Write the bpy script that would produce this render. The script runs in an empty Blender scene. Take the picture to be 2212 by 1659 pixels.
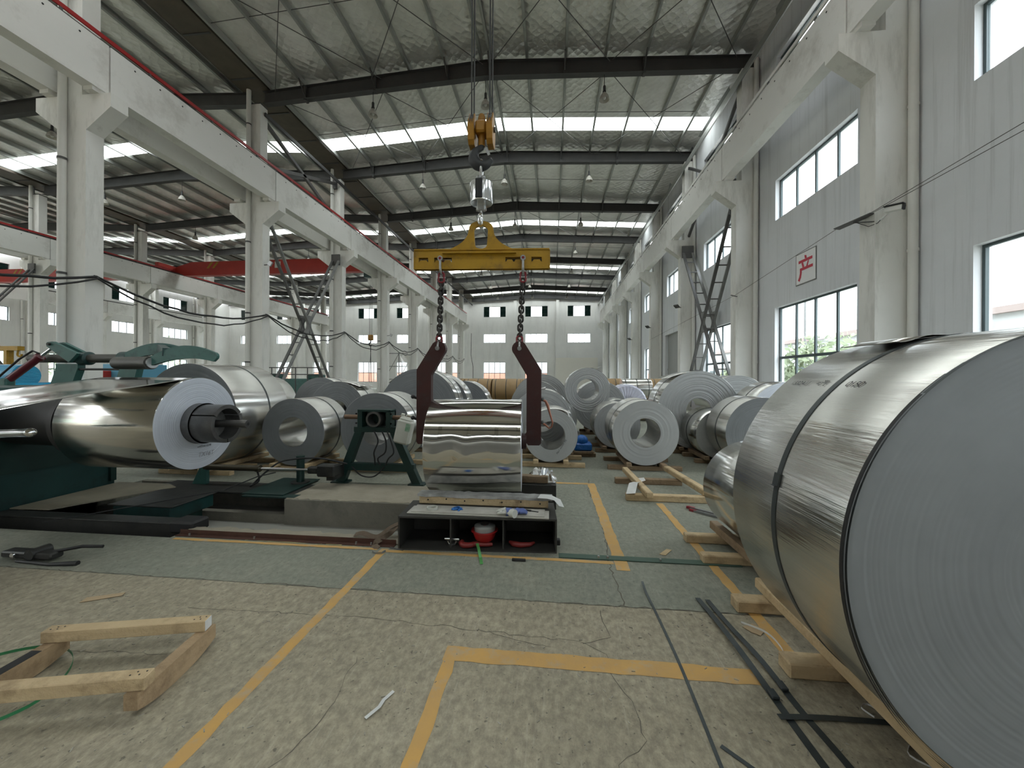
import bpy, math, random
from mathutils import Vector, Matrix
random.seed(7)
S = bpy.context.scene
COL = S.collection
PI = math.pi

# ------------------------------------------------------------------ camera
F_PX, W_PX = 831.0, 2212.0
cam_d = bpy.data.cameras.new('camera')
cam_d.sensor_fit = 'HORIZONTAL'; cam_d.sensor_width = 36.0
cam_d.lens = 36.0 * F_PX / W_PX
cam_d.shift_y = -12.9 / W_PX
cam_d.clip_end = 600; cam_d.clip_start = 0.05
cam = bpy.data.objects.new('camera', cam_d); COL.objects.link(cam)
YAW = math.atan2(86.0, F_PX)
cam.matrix_world = Matrix.Translation((0, 0, 1.6)) @ Matrix.Rotation(YAW, 4, 'Z') @ Matrix.Rotation(PI / 2, 4, 'X') @ Matrix.Rotation(0.005, 4, 'Z')
S.camera = cam

# ------------------------------------------------------------------ world: bright hazy sky, no visible sun
wd = bpy.data.worlds.new('world'); S.world = wd; wd.use_nodes = True
bg = wd.node_tree.nodes['Background']
bg.inputs[1].default_value = 1.0
_N, _L = wd.node_tree.nodes, wd.node_tree.links            # overcast sky: zenith three times the horizon
_tc = _N.new('ShaderNodeTexCoord'); _sx = _N.new('ShaderNodeSeparateXYZ'); _L.new(_tc.outputs['Generated'], _sx.inputs[0])
_mr = _N.new('ShaderNodeMapRange'); _mr.inputs[1].default_value = 0.0; _mr.inputs[2].default_value = 1.0; _mr.inputs[3].default_value = 0.55; _mr.inputs[4].default_value = 1.65
_L.new(_sx.outputs[2], _mr.inputs[0])
_vm = _N.new('ShaderNodeVectorMath'); _vm.operation = 'SCALE'; _vm.inputs[0].default_value = (0.93, 0.97, 1.0); _L.new(_mr.outputs[0], _vm.inputs['Scale']); _L.new(_vm.outputs[0], bg.inputs[0])
try: wd.cycles.sampling_method = 'MANUAL'; wd.cycles.sample_map_resolution = 64
except Exception: pass

# exposure
S.view_settings.view_transform = 'Standard'; S.view_settings.look = 'None'
S.view_settings.exposure = 3.0; S.view_settings.gamma = 1.0
S.view_settings.use_curve_mapping = False
cy = S.cycles
cy.use_denoising = True
cy.max_bounces = 7; cy.diffuse_bounces = 5; cy.glossy_bounces = 4; cy.transmission_bounces = 4; cy.transparent_max_bounces = 16
cy.caustics_reflective = False; cy.caustics_refractive = False
cy.sample_clamp_indirect = 6.0

# building grid
YC = [8.8 + 6 * k for k in range(-6, 8)]          # column lines
Y_FAR, Y_BACK = 56.6, -30.0
XA, XB, XCW = -12.18, -31.8, -51.4                 # column rows, left outer wall
X_WALL = 7.3                                      # inner face of the right wall
BAYS = [(-12.18, -2.6, 7.6), (-31.8, -22.0, -12.18), (-51.6, -41.6, -31.8)]
Z_RIDGE, SLOPE = 14.12, 0.06
SKY_Y = [(18.35 + 12 * k, 19.3 + 12 * k) for k in range(-4, 4)]

def portal(x, y, z, sx, sy, rot):
    l = bpy.data.lights.new('daylight_opening', 'AREA'); l.shape = 'RECTANGLE'; l.size = sx; l.size_y = sy
    l.cycles.is_portal = True
    o = bpy.data.objects.new('daylight_opening', l); COL.objects.link(o)
    o.location = (x, y, z); o.rotation_euler = rot
for bx0, bxr, bx1 in BAYS[:2]:
    for y0, y1 in SKY_Y[2:6]:
        portal((bx0 + bx1) / 2, (y0 + y1) / 2, 14.2, bx1 - bx0 - 1.2, y1 - y0, (0, 0, 0))
for z0, z1 in ((0.9, 3.95), (6.82, 8.14), (10.65, 12.2)):
    portal(X_WALL + .32, 17.3, (z0 + z1) / 2, z1 - z0, 78, (0, PI / 2, 0))
    portal(XCW - .4, 20, (z0 + z1) / 2, z1 - z0, 72, (0, -PI / 2, 0))

# ------------------------------------------------------------------ helpers
class MB:
    def __init__(s): s.v = []; s.f = []
    def add(s, vs, fs):
        n = len(s.v); s.v += [tuple(p) for p in vs]; s.f += [tuple(n + i for i in q) for q in fs]; return s
    def box(s, x0, x1, y0, y1, z0, z1):
        if x0 > x1: x0, x1 = x1, x0
        if y0 > y1: y0, y1 = y1, y0
        if z0 > z1: z0, z1 = z1, z0
        return s.add([(x0,y0,z0),(x1,y0,z0),(x1,y1,z0),(x0,y1,z0),(x0,y0,z1),(x1,y0,z1),(x1,y1,z1),(x0,y1,z1)],
              [(0,3,2,1),(4,5,6,7),(0,1,5,4),(1,2,6,5),(2,3,7,6),(3,0,4,7)])
    def cbox(s, x0, x1, y0, y1, z0, z1, c=0.01):
        vs = []; 
        for z, d in ((z0, c), (z0 + c, 0), (z1 - c, 0), (z1, c)):
            a, b, e, f = x0 + d, x1 - d, y0 + d, y1 - d; k = c - d
            vs += [(a+k,e,z),(b-k,e,z),(b,e+k,z),(b,f-k,z),(b-k,f,z),(a+k,f,z),(a,f-k,z),(a,e+k,z)]
        fs = [tuple(range(7, -1, -1)), tuple(range(24, 32))]
        for r in range(3):
            for i in range(8):
                j = (i + 1) % 8; fs.append((r*8+i, r*8+j, r*8+8+j, r*8+8+i))
        return s.add(vs, fs)
    def bar(s, p, q, w, h, up=(0, 0, 1), c=0.0):
        p, q, up = Vector(p), Vector(q), Vector(up); d = (q - p).normalized()
        a = d.cross(up)
        if a.length < 1e-4: a = d.cross(Vector((1, 0, 0)))
        a.normalize(); b = a.cross(d).normalized()
        m = MB(); L = (q - p).length
        if c: m.cbox(-w/2, w/2, 0, L, -h/2, h/2, c)
        else: m.box(-w/2, w/2, 0, L, -h/2, h/2)
        return s.add([p + a * v[0] + d * v[1] + b * v[2] for v in m.v], m.f)
    def cyl(s, p, q, r, n=16, caps=True, r2=None):
        p, q = Vector(p), Vector(q); d = (q - p).normalized(); r2 = r if r2 is None else r2
        a = d.orthogonal().normalized(); b = d.cross(a)
        vs = []
        for c, rr in ((p, r), (q, r2)):
            for i in range(n):
                t = 2 * PI * i / n; vs.append(c + a * (rr * math.cos(t)) + b * (rr * math.sin(t)))
        fs = [(i, (i+1) % n, n + (i+1) % n, n + i) for i in range(n)]
        if caps: fs += [tuple(range(n-1, -1, -1)), tuple(range(n, 2*n))]
        return s.add(vs, fs)
    def tube(s, pts, r, n=8, caps=True, closed=False):
        P = [Vector(p) for p in pts]; k = len(P); vs = []; prev = None
        for i in range(k):
            if closed: t = (P[(i+1) % k] - P[i-1]).normalized()
            else: t = (P[min(i+1, k-1)] - P[max(i-1, 0)]).normalized()
            a = t.orthogonal() if prev is None else prev - t * prev.dot(t)
            a.normalize(); prev = a; b = t.cross(a)
            rr = r[i] if isinstance(r, (list, tuple)) else r
            for j in range(n):
                u = 2 * PI * j / n; vs.append(P[i] + a * (rr * math.cos(u)) + b * (rr * math.sin(u)))
        fs = []
        for i in range(k if closed else k - 1):
            for j in range(n):
                i2 = (i + 1) % k; fs.append((i*n+j, i*n+(j+1) % n, i2*n+(j+1) % n, i2*n+j))
        if caps and not closed: fs += [tuple(range(n-1, -1, -1)), tuple((k-1)*n+j for j in range(n))]
        return s.add(vs, fs)
    def ribbon(s, pts, w, t=0.001, side=(0, 0, 1)):
        # flat strap following pts; side = width direction
        P = [Vector(p) for p in pts]; sd = Vector(side).normalized(); vs = []; k = len(P)
        for i in range(k):
            tg = (P[min(i+1, k-1)] - P[max(i-1, 0)]).normalized()
            wv = (sd - tg * sd.dot(tg)).normalized(); nv = tg.cross(wv)
            for a, b in ((-1, -1), (1, -1), (1, 1), (-1, 1)): vs.append(P[i] + wv * (a * w/2) + nv * (b * t/2))
        fs = [(3, 2, 1, 0), tuple((k-1)*4+j for j in range(4))]
        for i in range(k-1):
            for j in range(4): fs.append((i*4+j, i*4+(j+1) % 4, i*4+4+(j+1) % 4, i*4+4+j))
        return s.add(vs, fs)
    def lathe(s, prof, n=32, o=(0, 0, 0), axis='Z', closed=False):
        # prof: list of (r, h)
        o = Vector(o); k = len(prof); vs = []
        for r, h in prof:
            for i in range(n):
                t = 2 * PI * i / n; c, d = r * math.cos(t), r * math.sin(t)
                v = {'Z': (c, d, h), 'Y': (d, h, c), 'X': (h, c, d)}[axis]; vs.append(o + Vector(v))
        fs = []
        for j in range(k if closed else k - 1):
            j2 = (j + 1) % k
            for i in range(n): fs.append((j*n+i, j*n+(i+1) % n, j2*n+(i+1) % n, j2*n+i))
        return s.add(vs, fs)
    def prism(s, poly, a0, a1, plane='XZ'):
        # polygon in a plane extruded along the remaining axis
        k = len(poly); vs = []
        for a in (a0, a1):
            for p, q in poly: vs.append({'XZ': (p, a, q), 'YZ': (a, p, q), 'XY': (p, q, a)}[plane])
        fs = [tuple(range(k-1, -1, -1)), tuple(range(k, 2*k))] + [(i, (i+1) % k, k + (i+1) % k, k + i) for i in range(k)]
        return s.add(vs, fs)
    def sphere(s, c, r, n=10, sc=(1, 1, 1)):
        vs = []; fs = []
        for i in range(1, n):
            for j in range(2*n):
                a, b = PI*i/n, PI*j/n; vs.append((c[0]+r*sc[0]*math.sin(a)*math.cos(b), c[1]+r*sc[1]*math.sin(a)*math.sin(b), c[2]+r*sc[2]*math.cos(a)))
        m = 2*n
        for i in range(n-2):
            for j in range(m): fs.append((i*m+j, i*m+m+j, i*m+m+(j+1) % m, i*m+(j+1) % m))
        t = len(vs); vs += [(c[0], c[1], c[2]+r*sc[2]), (c[0], c[1], c[2]-r*sc[2])]
        for j in range(m): fs.append((t, j, (j+1) % m)); fs.append((t+1, (n-2)*m+(j+1) % m, (n-2)*m+j))
        return s.add(vs, fs)
    def build(s, name, mat, parent=None, smooth=None, local=False):
        me = bpy.data.meshes.new(name); off = Vector((0, 0, 0))
        if parent is not None and not local:
            q = parent
            while q is not None: off += q.location; q = q.parent
        me.from_pydata([Vector(v) - off for v in s.v], [], s.f); me.update()
        if smooth is not None:
            me.polygons.foreach_set('use_smooth', [True] * len(me.polygons)); me.set_sharp_from_angle(angle=smooth)
        if mat is not None: me.materials.append(mat)
        o = bpy.data.objects.new(name, me); COL.objects.link(o)
        if parent is not None: o.parent = parent
        return o
SM = 0.7
def cr(pts, n=5):
    P = [Vector(p) for p in pts]; out = []
    for i in range(len(P) - 1):
        p0, p1, p2, p3 = P[max(i-1, 0)], P[i], P[i+1], P[min(i+2, len(P)-1)]
        for k in range(n):
            t = k / n; out.append(.5 * ((2*p1) + (p2 - p0)*t + (2*p0 - 5*p1 + 4*p2 - p3)*t*t + (3*p1 - p0 - 3*p2 + p3)*t**3))
    return out + [P[-1]]
def tag(o, label, cat, group=None):
    o['label'] = label; o['category'] = cat
    if group: o['group'] = group
    return o
def struct(o, label=None):
    o['kind'] = 'structure'
    if label: o['label'] = label
    return o
def thing(name, label, cat, loc=(0, 0, 0), rz=0, group=None):
    o = bpy.data.objects.new(name, None); COL.objects.link(o); o.location = loc; o.rotation_euler = (0, 0, rz)
    o.empty_display_size = .2
    return tag(o, label, cat, group) if cat else o
def sroot(name, loc=(0, 0, 0)):
    o = bpy.data.objects.new(name, None); COL.objects.link(o); o.location = loc; o.empty_display_size = .2
    return struct(o)
def dup(o, parent=None, loc=None, label=None):
    c = o.copy(); COL.objects.link(c); c.parent = parent
    if loc is not None: c.location = loc
    if label: c['label'] = label
    for ch in o.children: dup(ch, c)
    return c

# ------------------------------------------------------------------ materials
def M(name, col, rough=.6, metal=0.0, var=None, vs=3.0, vscale=(1, 1, 1), bump=0.0, bs=40.0, bscale=(1, 1, 1), stain=None, ss=1.0, sscale=(1, 1, 1), spec=.5, rvar=0.0, coord='Object', aniso=0.0):
    m = bpy.data.materials.new(name); m.use_nodes = True; nt = m.node_tree; N, L = nt.nodes, nt.links
    b = N['Principled BSDF']
    b.inputs['Base Color'].default_value = (*col, 1); b.inputs['Roughness'].default_value = rough; b.inputs['Metallic'].default_value = metal
    b.inputs['Specular IOR Level'].default_value = spec
    if aniso: b.inputs['Anisotropic'].default_value = aniso
    if var is None and not bump and stain is None and not rvar: return m
    tc = N.new('ShaderNodeTexCoord')
    def noise(scale, sc, det=5, rough_=.6):
        mp = N.new('ShaderNodeMapping'); mp.inputs['Scale'].default_value = sc; L.new(tc.outputs[coord], mp.inputs['Vector'])
        n = N.new('ShaderNodeTexNoise'); n.inputs['Scale'].default_value = scale; n.inputs['Detail'].default_value = det; n.inputs['Roughness'].default_value = rough_
        L.new(mp.outputs[0], n.inputs['Vector']); return n
    out = None
    if var is not None:
        n = noise(vs, vscale); r = N.new('ShaderNodeValToRGB'); r.color_ramp.elements[0].position = .3; r.color_ramp.elements[1].position = .7
        r.color_ramp.elements[0].color = (*col, 1); r.color_ramp.elements[1].color = (*var, 1); L.new(n.outputs[0], r.inputs[0]); out = r.outputs[0]
    if stain is not None:
        n = noise(ss, sscale, 8, .7); r = N.new('ShaderNodeValToRGB'); r.color_ramp.elements[0].position = .52; r.color_ramp.elements[1].position = .75
        L.new(n.outputs[0], r.inputs[0]); mx = N.new('ShaderNodeMixRGB'); mx.inputs[2].default_value = (*stain, 1)
        if out is None: mx.inputs[1].default_value = (*col, 1)
        else: L.new(out, mx.inputs[1])
        L.new(r.outputs[0], mx.inputs[0]); out = mx.outputs[0]
    if out is not None: L.new(out, b.inputs['Base Color'])
    if rvar:
        n = noise(vs * 2, vscale); mr = N.new('ShaderNodeMapRange'); mr.inputs[3].default_value = rough - rvar; mr.inputs[4].default_value = rough + rvar
        L.new(n.outputs[0], mr.inputs[0]); L.new(mr.outputs[0], b.inputs['Roughness'])
    if bump:
        n = noise(bs, bscale); bp = N.new('ShaderNodeBump'); bp.inputs['Strength'].default_value = bump; bp.inputs['Distance'].default_value = .02
        L.new(n.outputs[0], bp.inputs['Height']); L.new(bp.outputs[0], b.inputs['Normal'])
    return m
def glass(name, tint, gl=0.06):
    m = bpy.data.materials.new(name); m.use_nodes = True; nt = m.node_tree; N, L = nt.nodes, nt.links
    N.remove(N['Principled BSDF']); out = N['Material Output']
    t = N.new('ShaderNodeBsdfTransparent'); t.inputs[0].default_value = (*tint, 1)
    g = N.new('ShaderNodeBsdfGlossy'); g.inputs['Roughness'].default_value = .03
    mx = N.new('ShaderNodeMixShader'); mx.inputs[0].default_value = gl
    L.new(t.outputs[0], mx.inputs[1]); L.new(g.outputs[0], mx.inputs[2]); L.new(mx.outputs[0], out.inputs[0])
    return m
m_wall = M('plaster_wall', (.80,.79,.765), .9, var=(.72,.715,.70), vs=.6, stain=(.66,.65,.625), ss=1.2, sscale=(1.3,1.3,.16), bump=.12, bs=6, coord='Object')
m_wall_r = M('window_wall_plaster', (.76,.775,.80), .9, var=(.70,.715,.74), vs=.7, stain=(.55,.56,.57), ss=1.3, sscale=(1,4.5,.13), bump=.15, bs=7)
m_conc = M('painted_concrete', (.80,.79,.755), .8, var=(.73,.72,.68), vs=.8, stain=(.5,.49,.45), ss=1.4, sscale=(1.5,1.5,.3), bump=.08, bs=10)
m_beamc = M('girder_concrete', (.80,.79,.76), .8, var=(.73,.72,.69), vs=.5, vscale=(1,.3,1), stain=(.52,.5,.46), ss=.8, bump=.08, bs=8)
m_pit = M('pit_concrete', (.24,.22,.18), .95, var=(.17,.16,.13), vs=2.5, stain=(.1,.1,.085), ss=2, bump=.5, bs=14)
m_darksteel = M('dark_rafter_steel', (.05,.05,.052), .55, .1, var=(.065,.064,.062), vs=3)
m_galv = M('galvanised_purlin', (.42,.43,.41), .4, .6, var=(.32,.33,.31), vs=5, vscale=(1,.2,1))
m_gutter = M('gutter_underside', (.11,.09,.065), .6, .2, var=(.075,.065,.05), vs=2)
m_pipe = M('pvc_downpipe', (.72,.71,.67), .5, var=(.66,.65,.61), vs=2)
m_frame = M('window_frame', (.07,.095,.10), .5, .2)
m_pane = glass('window_glass', (.93,.96,.97))
m_pane_g = glass('green_window_glass', (.028,.045,.04), .06)
m_sky = glass('skylight_sheet', (.9,.93,.88), .0)
m_steel = M('brace_steel', (.09,.09,.09), .6, .3, var=(.13,.125,.12), vs=4)
m_steel2 = M('brace_steel_pale', (.23,.23,.225), .6, .3, var=(.17,.17,.165), vs=4)
m_black = M('black_rubber', (.012,.012,.013), .55)
m_red = M('red_paint', (.5,.035,.02), .45, var=(.42,.03,.02), vs=2)
m_redrail = M('red_conductor', (.34,.02,.02), .5)
m_bolt = M('bolt_hole', (.02,.02,.02), .8)
m_white = M('white_enamel', (.75,.75,.72), .4)
m_sheet = M('galvanised_door', (.4,.41,.4), .5, .3, var=(.33,.34,.33), vs=2, vscale=(1,3,.2))
# ================================================================== STRUCTURE
def holed_wall(name, axis, a0, a1, u0, u1, z0, z1, holes, mat):
    us = sorted({u0, u1} | {h[i] for h in holes for i in (0, 1)}); zs = sorted({z0, z1} | {h[i] for h in holes for i in (2, 3)})
    mb = MB()
    def solid(i, j):
        if i < 0 or j < 0 or i >= len(us) - 1 or j >= len(zs) - 1: return False
        u, z = (us[i] + us[i+1]) / 2, (zs[j] + zs[j+1]) / 2
        return not any(h[0] < u < h[1] and h[2] < z < h[3] for h in holes)
    def pt(a, u, z): return (a, u, z) if axis == 'X' else (u, a, z)
    for i in range(len(us) - 1):
        for j in range(len(zs) - 1):
            if not solid(i, j): continue
            ua, ub, za, zb = us[i], us[i+1], zs[j], zs[j+1]
            for a in (a0, a1): mb.add([pt(a, ua, za), pt(a, ub, za), pt(a, ub, zb), pt(a, ua, zb)], [(0, 1, 2, 3)])
            for di, dj, q in ((-1, 0, [(ua, za), (ua, zb)]), (1, 0, [(ub, za), (ub, zb)]), (0, -1, [(ua, za), (ub, za)]), (0, 1, [(ua, zb), (ub, zb)])):
                if not solid(i + di, j + dj):
                    (p, q2), (r, t) = q
                    mb.add([pt(a0, p, q2), pt(a0, r, t), pt(a1, r, t), pt(a1, p, q2)], [(0, 1, 2, 3)])
    return struct(mb.build(name, mat))

# ---- windows: built once per kind (axis, size, layout), then copied
WN = [0]; WIN_CACHE = {}
def window(axis, a, u0, u1, z0, z1, cols, rows, style):
    """a = plane of the frame; local u along the wall, origin at the sill's corner"""
    WN[0] += 1; nm = 'window_%d' % WN[0]
    key = (axis, round(u1-u0, 3), round(z1-z0, 3), cols, tuple(rows), style)
    loc = (a, u0, z0) if axis == 'X' else (u0, a, z0)
    if key in WIN_CACHE:
        r = dup(WIN_CACHE[key], None, loc); r.name = nm; return r
    r = sroot(nm, loc); W, Hh = u1 - u0, z1 - z0
    def bx(mb, ua, ub, za, zb, d=.03):
        return mb.box(-d, d, ua, ub, za, zb) if axis == 'X' else mb.box(ua, ub, -d, d, za, zb)
    f = MB(); t = .05
    bx(f, 0, W, 0, t); bx(f, 0, W, Hh - t, Hh); bx(f, 0, t, t, Hh - t); bx(f, W - t, W, t, Hh - t)
    f.build('window_frame', m_frame, r, local=True)
    ce = [W * i / cols for i in range(cols + 1)]; re = [0] + [Hh * q for q in rows] + [Hh]
    for i in range(1, cols):
        bx(MB(), ce[i] - .03, ce[i] + .03, t, Hh - t, .025).build('mullion', m_frame, r, local=True)
    for j in range(1, len(re) - 1):
        bx(MB(), t, W - t, re[j] - .04, re[j] + .04, .034).build('transom', m_frame, r, local=True)
    for i in range(cols):
        for j in range(len(re) - 1):
            mt = m_pane
            if style == 'sliding' and i in (0, cols - 1): mt = m_pane_g
            if style == 'sliding' and 0 < i < cols - 1: continue      # sashes slid open
            bx(MB(), max(ce[i], t), min(ce[i+1], W - t), max(re[j], t), min(re[j+1], Hh - t), .004).build('pane', mt, r, local=True)
    WIN_CACHE[key] = r
    return r

TIERS = [(0.9, 3.95, 4, (.46,), 'grid'), (6.82, 8.14, 4, (), 'grid'), (10.65, 12.2, 4, (), 'sliding')]
# ---- right wall
holes = []; rw = []
DOOR_BAY = 20.8
for y in YC[:-1]:
    u0, u1 = y + 1.27, y + 4.7
    for k, (z0, z1, c, r, st) in enumerate(TIERS):
        if k == 0 and abs(y - DOOR_BAY) < .1:
            holes.append((y + 1.0, y + 5.0, 0.0, 4.4)); continue
        holes.append((u0, u1, z0, z1)); rw.append((u0, u1, z0, z1, c, r, st))
holed_wall('wall_right', 'X', X_WALL, X_WALL + .3, Y_BACK, Y_FAR + .3, 0, 14.0, holes, m_wall_r)
for q in rw: window('X', X_WALL + .17, *q)
d = sroot('door_1', (X_WALL + .2, DOOR_BAY + 1, 0))
for i in range(8):
    MB().box(X_WALL + .17, X_WALL + .2, DOOR_BAY + 1 + i * .5 + .004, DOOR_BAY + 1.5 + i * .5 - .004, 0, 4.4).build('door_panel', m_sheet, d)
MB().box(X_WALL + .15, X_WALL + .17, DOOR_BAY + 1, DOOR_BAY + 5, 2.15, 2.25).build('door_rail', m_sheet, d)
# ---- far wall and back wall
def end_windows():
    out = []
    for bx0, bx1 in ((-11.6, 7.0), (-31.2, -12.7), (-50.8, -32.4)):
        st = (bx1 - bx0) / 3
        for i in range(3):
            c = bx0 + st * (i + .5)
            for k, (z0, z1, cc, r, s_) in enumerate(TIERS):
                if k == 0 and i == 2 and bx1 > 0: continue
                out.append((c - 1.65, c + 1.65, z0, z1, cc, r, s_))
    return out
ew = end_windows()
holed_wall('wall_far', 'Y', Y_FAR, Y_FAR + .3, XCW - .3, X_WALL, 0, 14.6, [q[:4] for q in ew], m_wall)
for q in ew: window('Y', Y_FAR + .17, *q)
holed_wall('wall_back', 'Y', Y_BACK - .3, Y_BACK, XCW - .3, X_WALL, 0, 14.6, [], M('darkened_back_wall', (.25,.245,.23), .7, var=(.2,.195,.185), vs=1, vscale=(3,1,.1)))  # unseen end wall, kept windowless and dark to dim light and reflections
lh = []; lw = []
for y in YC[:-1]:
    for (z0, z1, c, r, st) in TIERS: lh.append((y + 1.27, y + 4.7, z0, z1)); lw.append((y + 1.27, y + 4.7, z0, z1, c, r, st))
holed_wall('wall_left', 'X', XCW - .3, XCW, Y_BACK, Y_FAR, 0, 14.0, lh, m_wall)
for q in lw: window('X', XCW - .15, *q)
# pilasters on the far wall, white panel board in its right corner
n = 0
for bx0, bx1 in ((-11.6, 7.0), (-31.2, -12.7), (-50.8, -32.4)):
    st = (bx1 - bx0) / 3
    for i in (1, 2):
        n += 1; x = bx0 + st * i
        struct(MB().box(x - .3, x + .3, Y_FAR - .35, Y_FAR, 0, 8.4).box(x - .22, x + .22, Y_FAR - .28, Y_FAR, 8.4, 13).build('trim_%d' % n, m_wall))
struct(MB().box(.55, 6.5, Y_FAR - .9, Y_FAR - .75, 0, 4.55).build('partition_panel', M('partition_board', (.78,.75,.68), .7)), 'pale board partition standing in the corner of the far wall')

# ---- columns with corbels
def col_mesh(xc, lower, upper, corb, sides):
    """polygon in XZ of a column with corbels (sides: -1, 1)"""
    R_ = [(lower, 0), (lower, 7.86), (corb, 8.4), (corb, 8.75), (upper, 8.75), (upper, 12.78)] if 1 in sides else [(lower, 0), (lower, 8.75), (upper, 8.75), (upper, 12.78)]
    L_ = [(-a, z) for a, z in (R_ if -1 in sides else [(lower, 0), (lower, 12.78)])]
    if -1 in sides: L_ = [(-a, z) for a, z in [(lower, 0), (lower, 7.86), (corb, 8.4), (corb, 8.75), (upper, 8.75), (upper, 12.78)]]
    return [(xc + a, z) for a, z in R_ + L_[::-1]]
colA = colB = None
def pipe_parts(root, x, y, z0, z1, r=.085, clip=None):
    dp = MB().cyl((x, y, z0), (x, y, z1), r, 16).build('downpipe', m_pipe, root, SM)
    for z in (2.2, 4.2, 7.1, 9.9, 11.9):
        if z0 < z < z1: MB().lathe([(r + .012, z - .03), (r + .012, z + .03)], 16, (x, y, 0)).build('pipe_clip', clip or m_steel, dp, SM)
def column_row(xc, y_list, label, group):
    proto = None
    for y in y_list:
        if proto is None:
            r = thing('concrete_column', label, 'column', (xc, y, 0), 0, group)
            MB().prism(col_mesh(xc, .38, .26, 1.09, (-1, 1)), y - .2, y + .2).build('shaft', m_conc, r)
            MB().box(xc - .28, xc + .28, y - .2, y + .2, 12.78, 12.82).build('cap_plate', m_darksteel, r)
            pipe_parts(r, xc - .18, y - .29, 0, 13.3)
            proto = r
        else: dup(proto, None, (xc, y, 0))
column_row(XA, YC, 'white concrete column with twin corbels and a downpipe, row beside the coil hall', 'columns between the coil hall and the next hall')
column_row(XB, YC[2:], 'white concrete column with twin corbels in the second row, under the red bridge crane ends', 'columns of the second row')
proto = None
for y in YC:
    lab = 'white concrete wall column with one corbel between the tall windows'
    if proto is None:
        r = thing('wall_column', lab, 'column', (6.95, y, 0), 0, 'wall columns between the tall windows')
        poly = [(6.57,0),(6.57,7.86),(5.86,8.4),(5.86,8.75),(6.75,8.75),(6.75,12.78),(7.3,12.78),(7.3,0)]
        MB().prism(poly, y - .2, y + .2).build('shaft', m_conc, r)
        pipe_parts(r, 7.19, y - .3, 0, 13.0, .08, m_pipe)
        proto = r
    else: dup(proto, None, (6.95, y, 0))
proto = None
for y in YC[4:]:
    if proto is None:
        r = thing('outer_wall_column', 'white concrete column on the outer wall of the third hall', 'column', (XCW + .3, y, 0), 0, 'columns on the outer wall of the third hall')
        poly = [(XCW,0),(XCW+.7,0),(XCW+.7,7.86),(XCW+1.4,8.4),(XCW+1.4,8.75),(XCW+.5,8.75),(XCW+.5,12.8),(XCW,12.8)]
        MB().prism(poly, y - .2, y + .2).build('shaft', m_conc, r)
        pipe_parts(r, XCW + .12, y - .5, 0, 13.0, .08)
        proto = r
    else: dup(proto, None, (XCW + .3, y, 0))

# ---- crane girders: one per bay of a row, rail and red conductor as parts
def girder_row(x0, x1, inner, y_list, label, group, red=True):
    """x0<x1 section; inner=+1/-1 the side the rail bolts show on"""
    proto = None; y = y_list[0]
    for y in y_list:
        loc = ((x0 + x1) / 2, y, 8.75)
        if proto is not None: dup(proto, None, loc); continue
        r = thing('crane_girder', label, 'girder', loc, 0, group)
        xi = x1 if inner > 0 else x0; s_ = inner
        MB().box(x0, x1, y + .02, y + 5.98, 8.85, 10.05).box(x0 + .04, x1 - .04, y + .05, y + .35, 8.75, 8.85).box(x0 + .04, x1 - .04, y + 5.65, y + 5.95, 8.75, 8.85).build('beam', m_beamc, r)
        MB().box(x0 - .0, x1 + .0, y + .02, y + 5.98, 10.05, 10.09).build('top_pad', m_beamc, r)
        xm = (x0 + x1) / 2
        MB().box(xm - .06, xm + .06, y, y + 6, 10.09, 10.11).box(xm - .015, xm + .015, y, y + 6, 10.11, 10.18).box(xm - .035, xm + .035, y, y + 6, 10.18, 10.22).build('crane_rail', m_steel, r)
        MB().box(xi - .06 * s_, xi - .02 * s_, y, y + 6, 10.2, 10.3).build('conductor_bar', m_redrail if red else m_beamc, r)
        for i in range(3):
            MB().box(xi - .055 * s_, xi - .025 * s_, y + 1 + 2 * i, y + 1.06 + 2 * i, 10.09, 10.2).build('bar_bracket', m_steel, r)
        for i in range(8):
            q = y + .6 + .68 * i; MB().cyl((xi - .002 * s_, q, 9.93), (xi + .006 * s_, q, 9.93), .022, 8).build('bolt', m_bolt, r)
        proto = r
YG = [y for y in YC[:-1]]
girder_row(-11.72, -11.38, 1, YG, 'white concrete crane girder with red conductor bar on the coil hall side of the columns', 'crane girders on the coil hall side of the columns')
girder_row(-12.98, -12.64, -1, YG, 'white concrete crane girder on the next hall side of the columns', 'crane girders on the back of the columns')
girder_row(6.15, 6.49, -1, YG, 'white concrete crane girder on the corbels along the window wall', 'crane girders along the window wall', False)
girder_row(XB + .46, XB + .8, 1, YG[3:], 'white crane girder on the second column row, red crane running on it', 'girders of the second row')
girder_row(XB - .8, XB - .46, -1, YG[4:], 'white crane girder on the back of the second column row', 'girders on the back of the second row')
girder_row(XCW + .75, XCW + 1.1, 1, YG[5:], 'white crane girder on the outer wall of the third hall', 'girders on the outer wall of the third hall', False)

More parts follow.
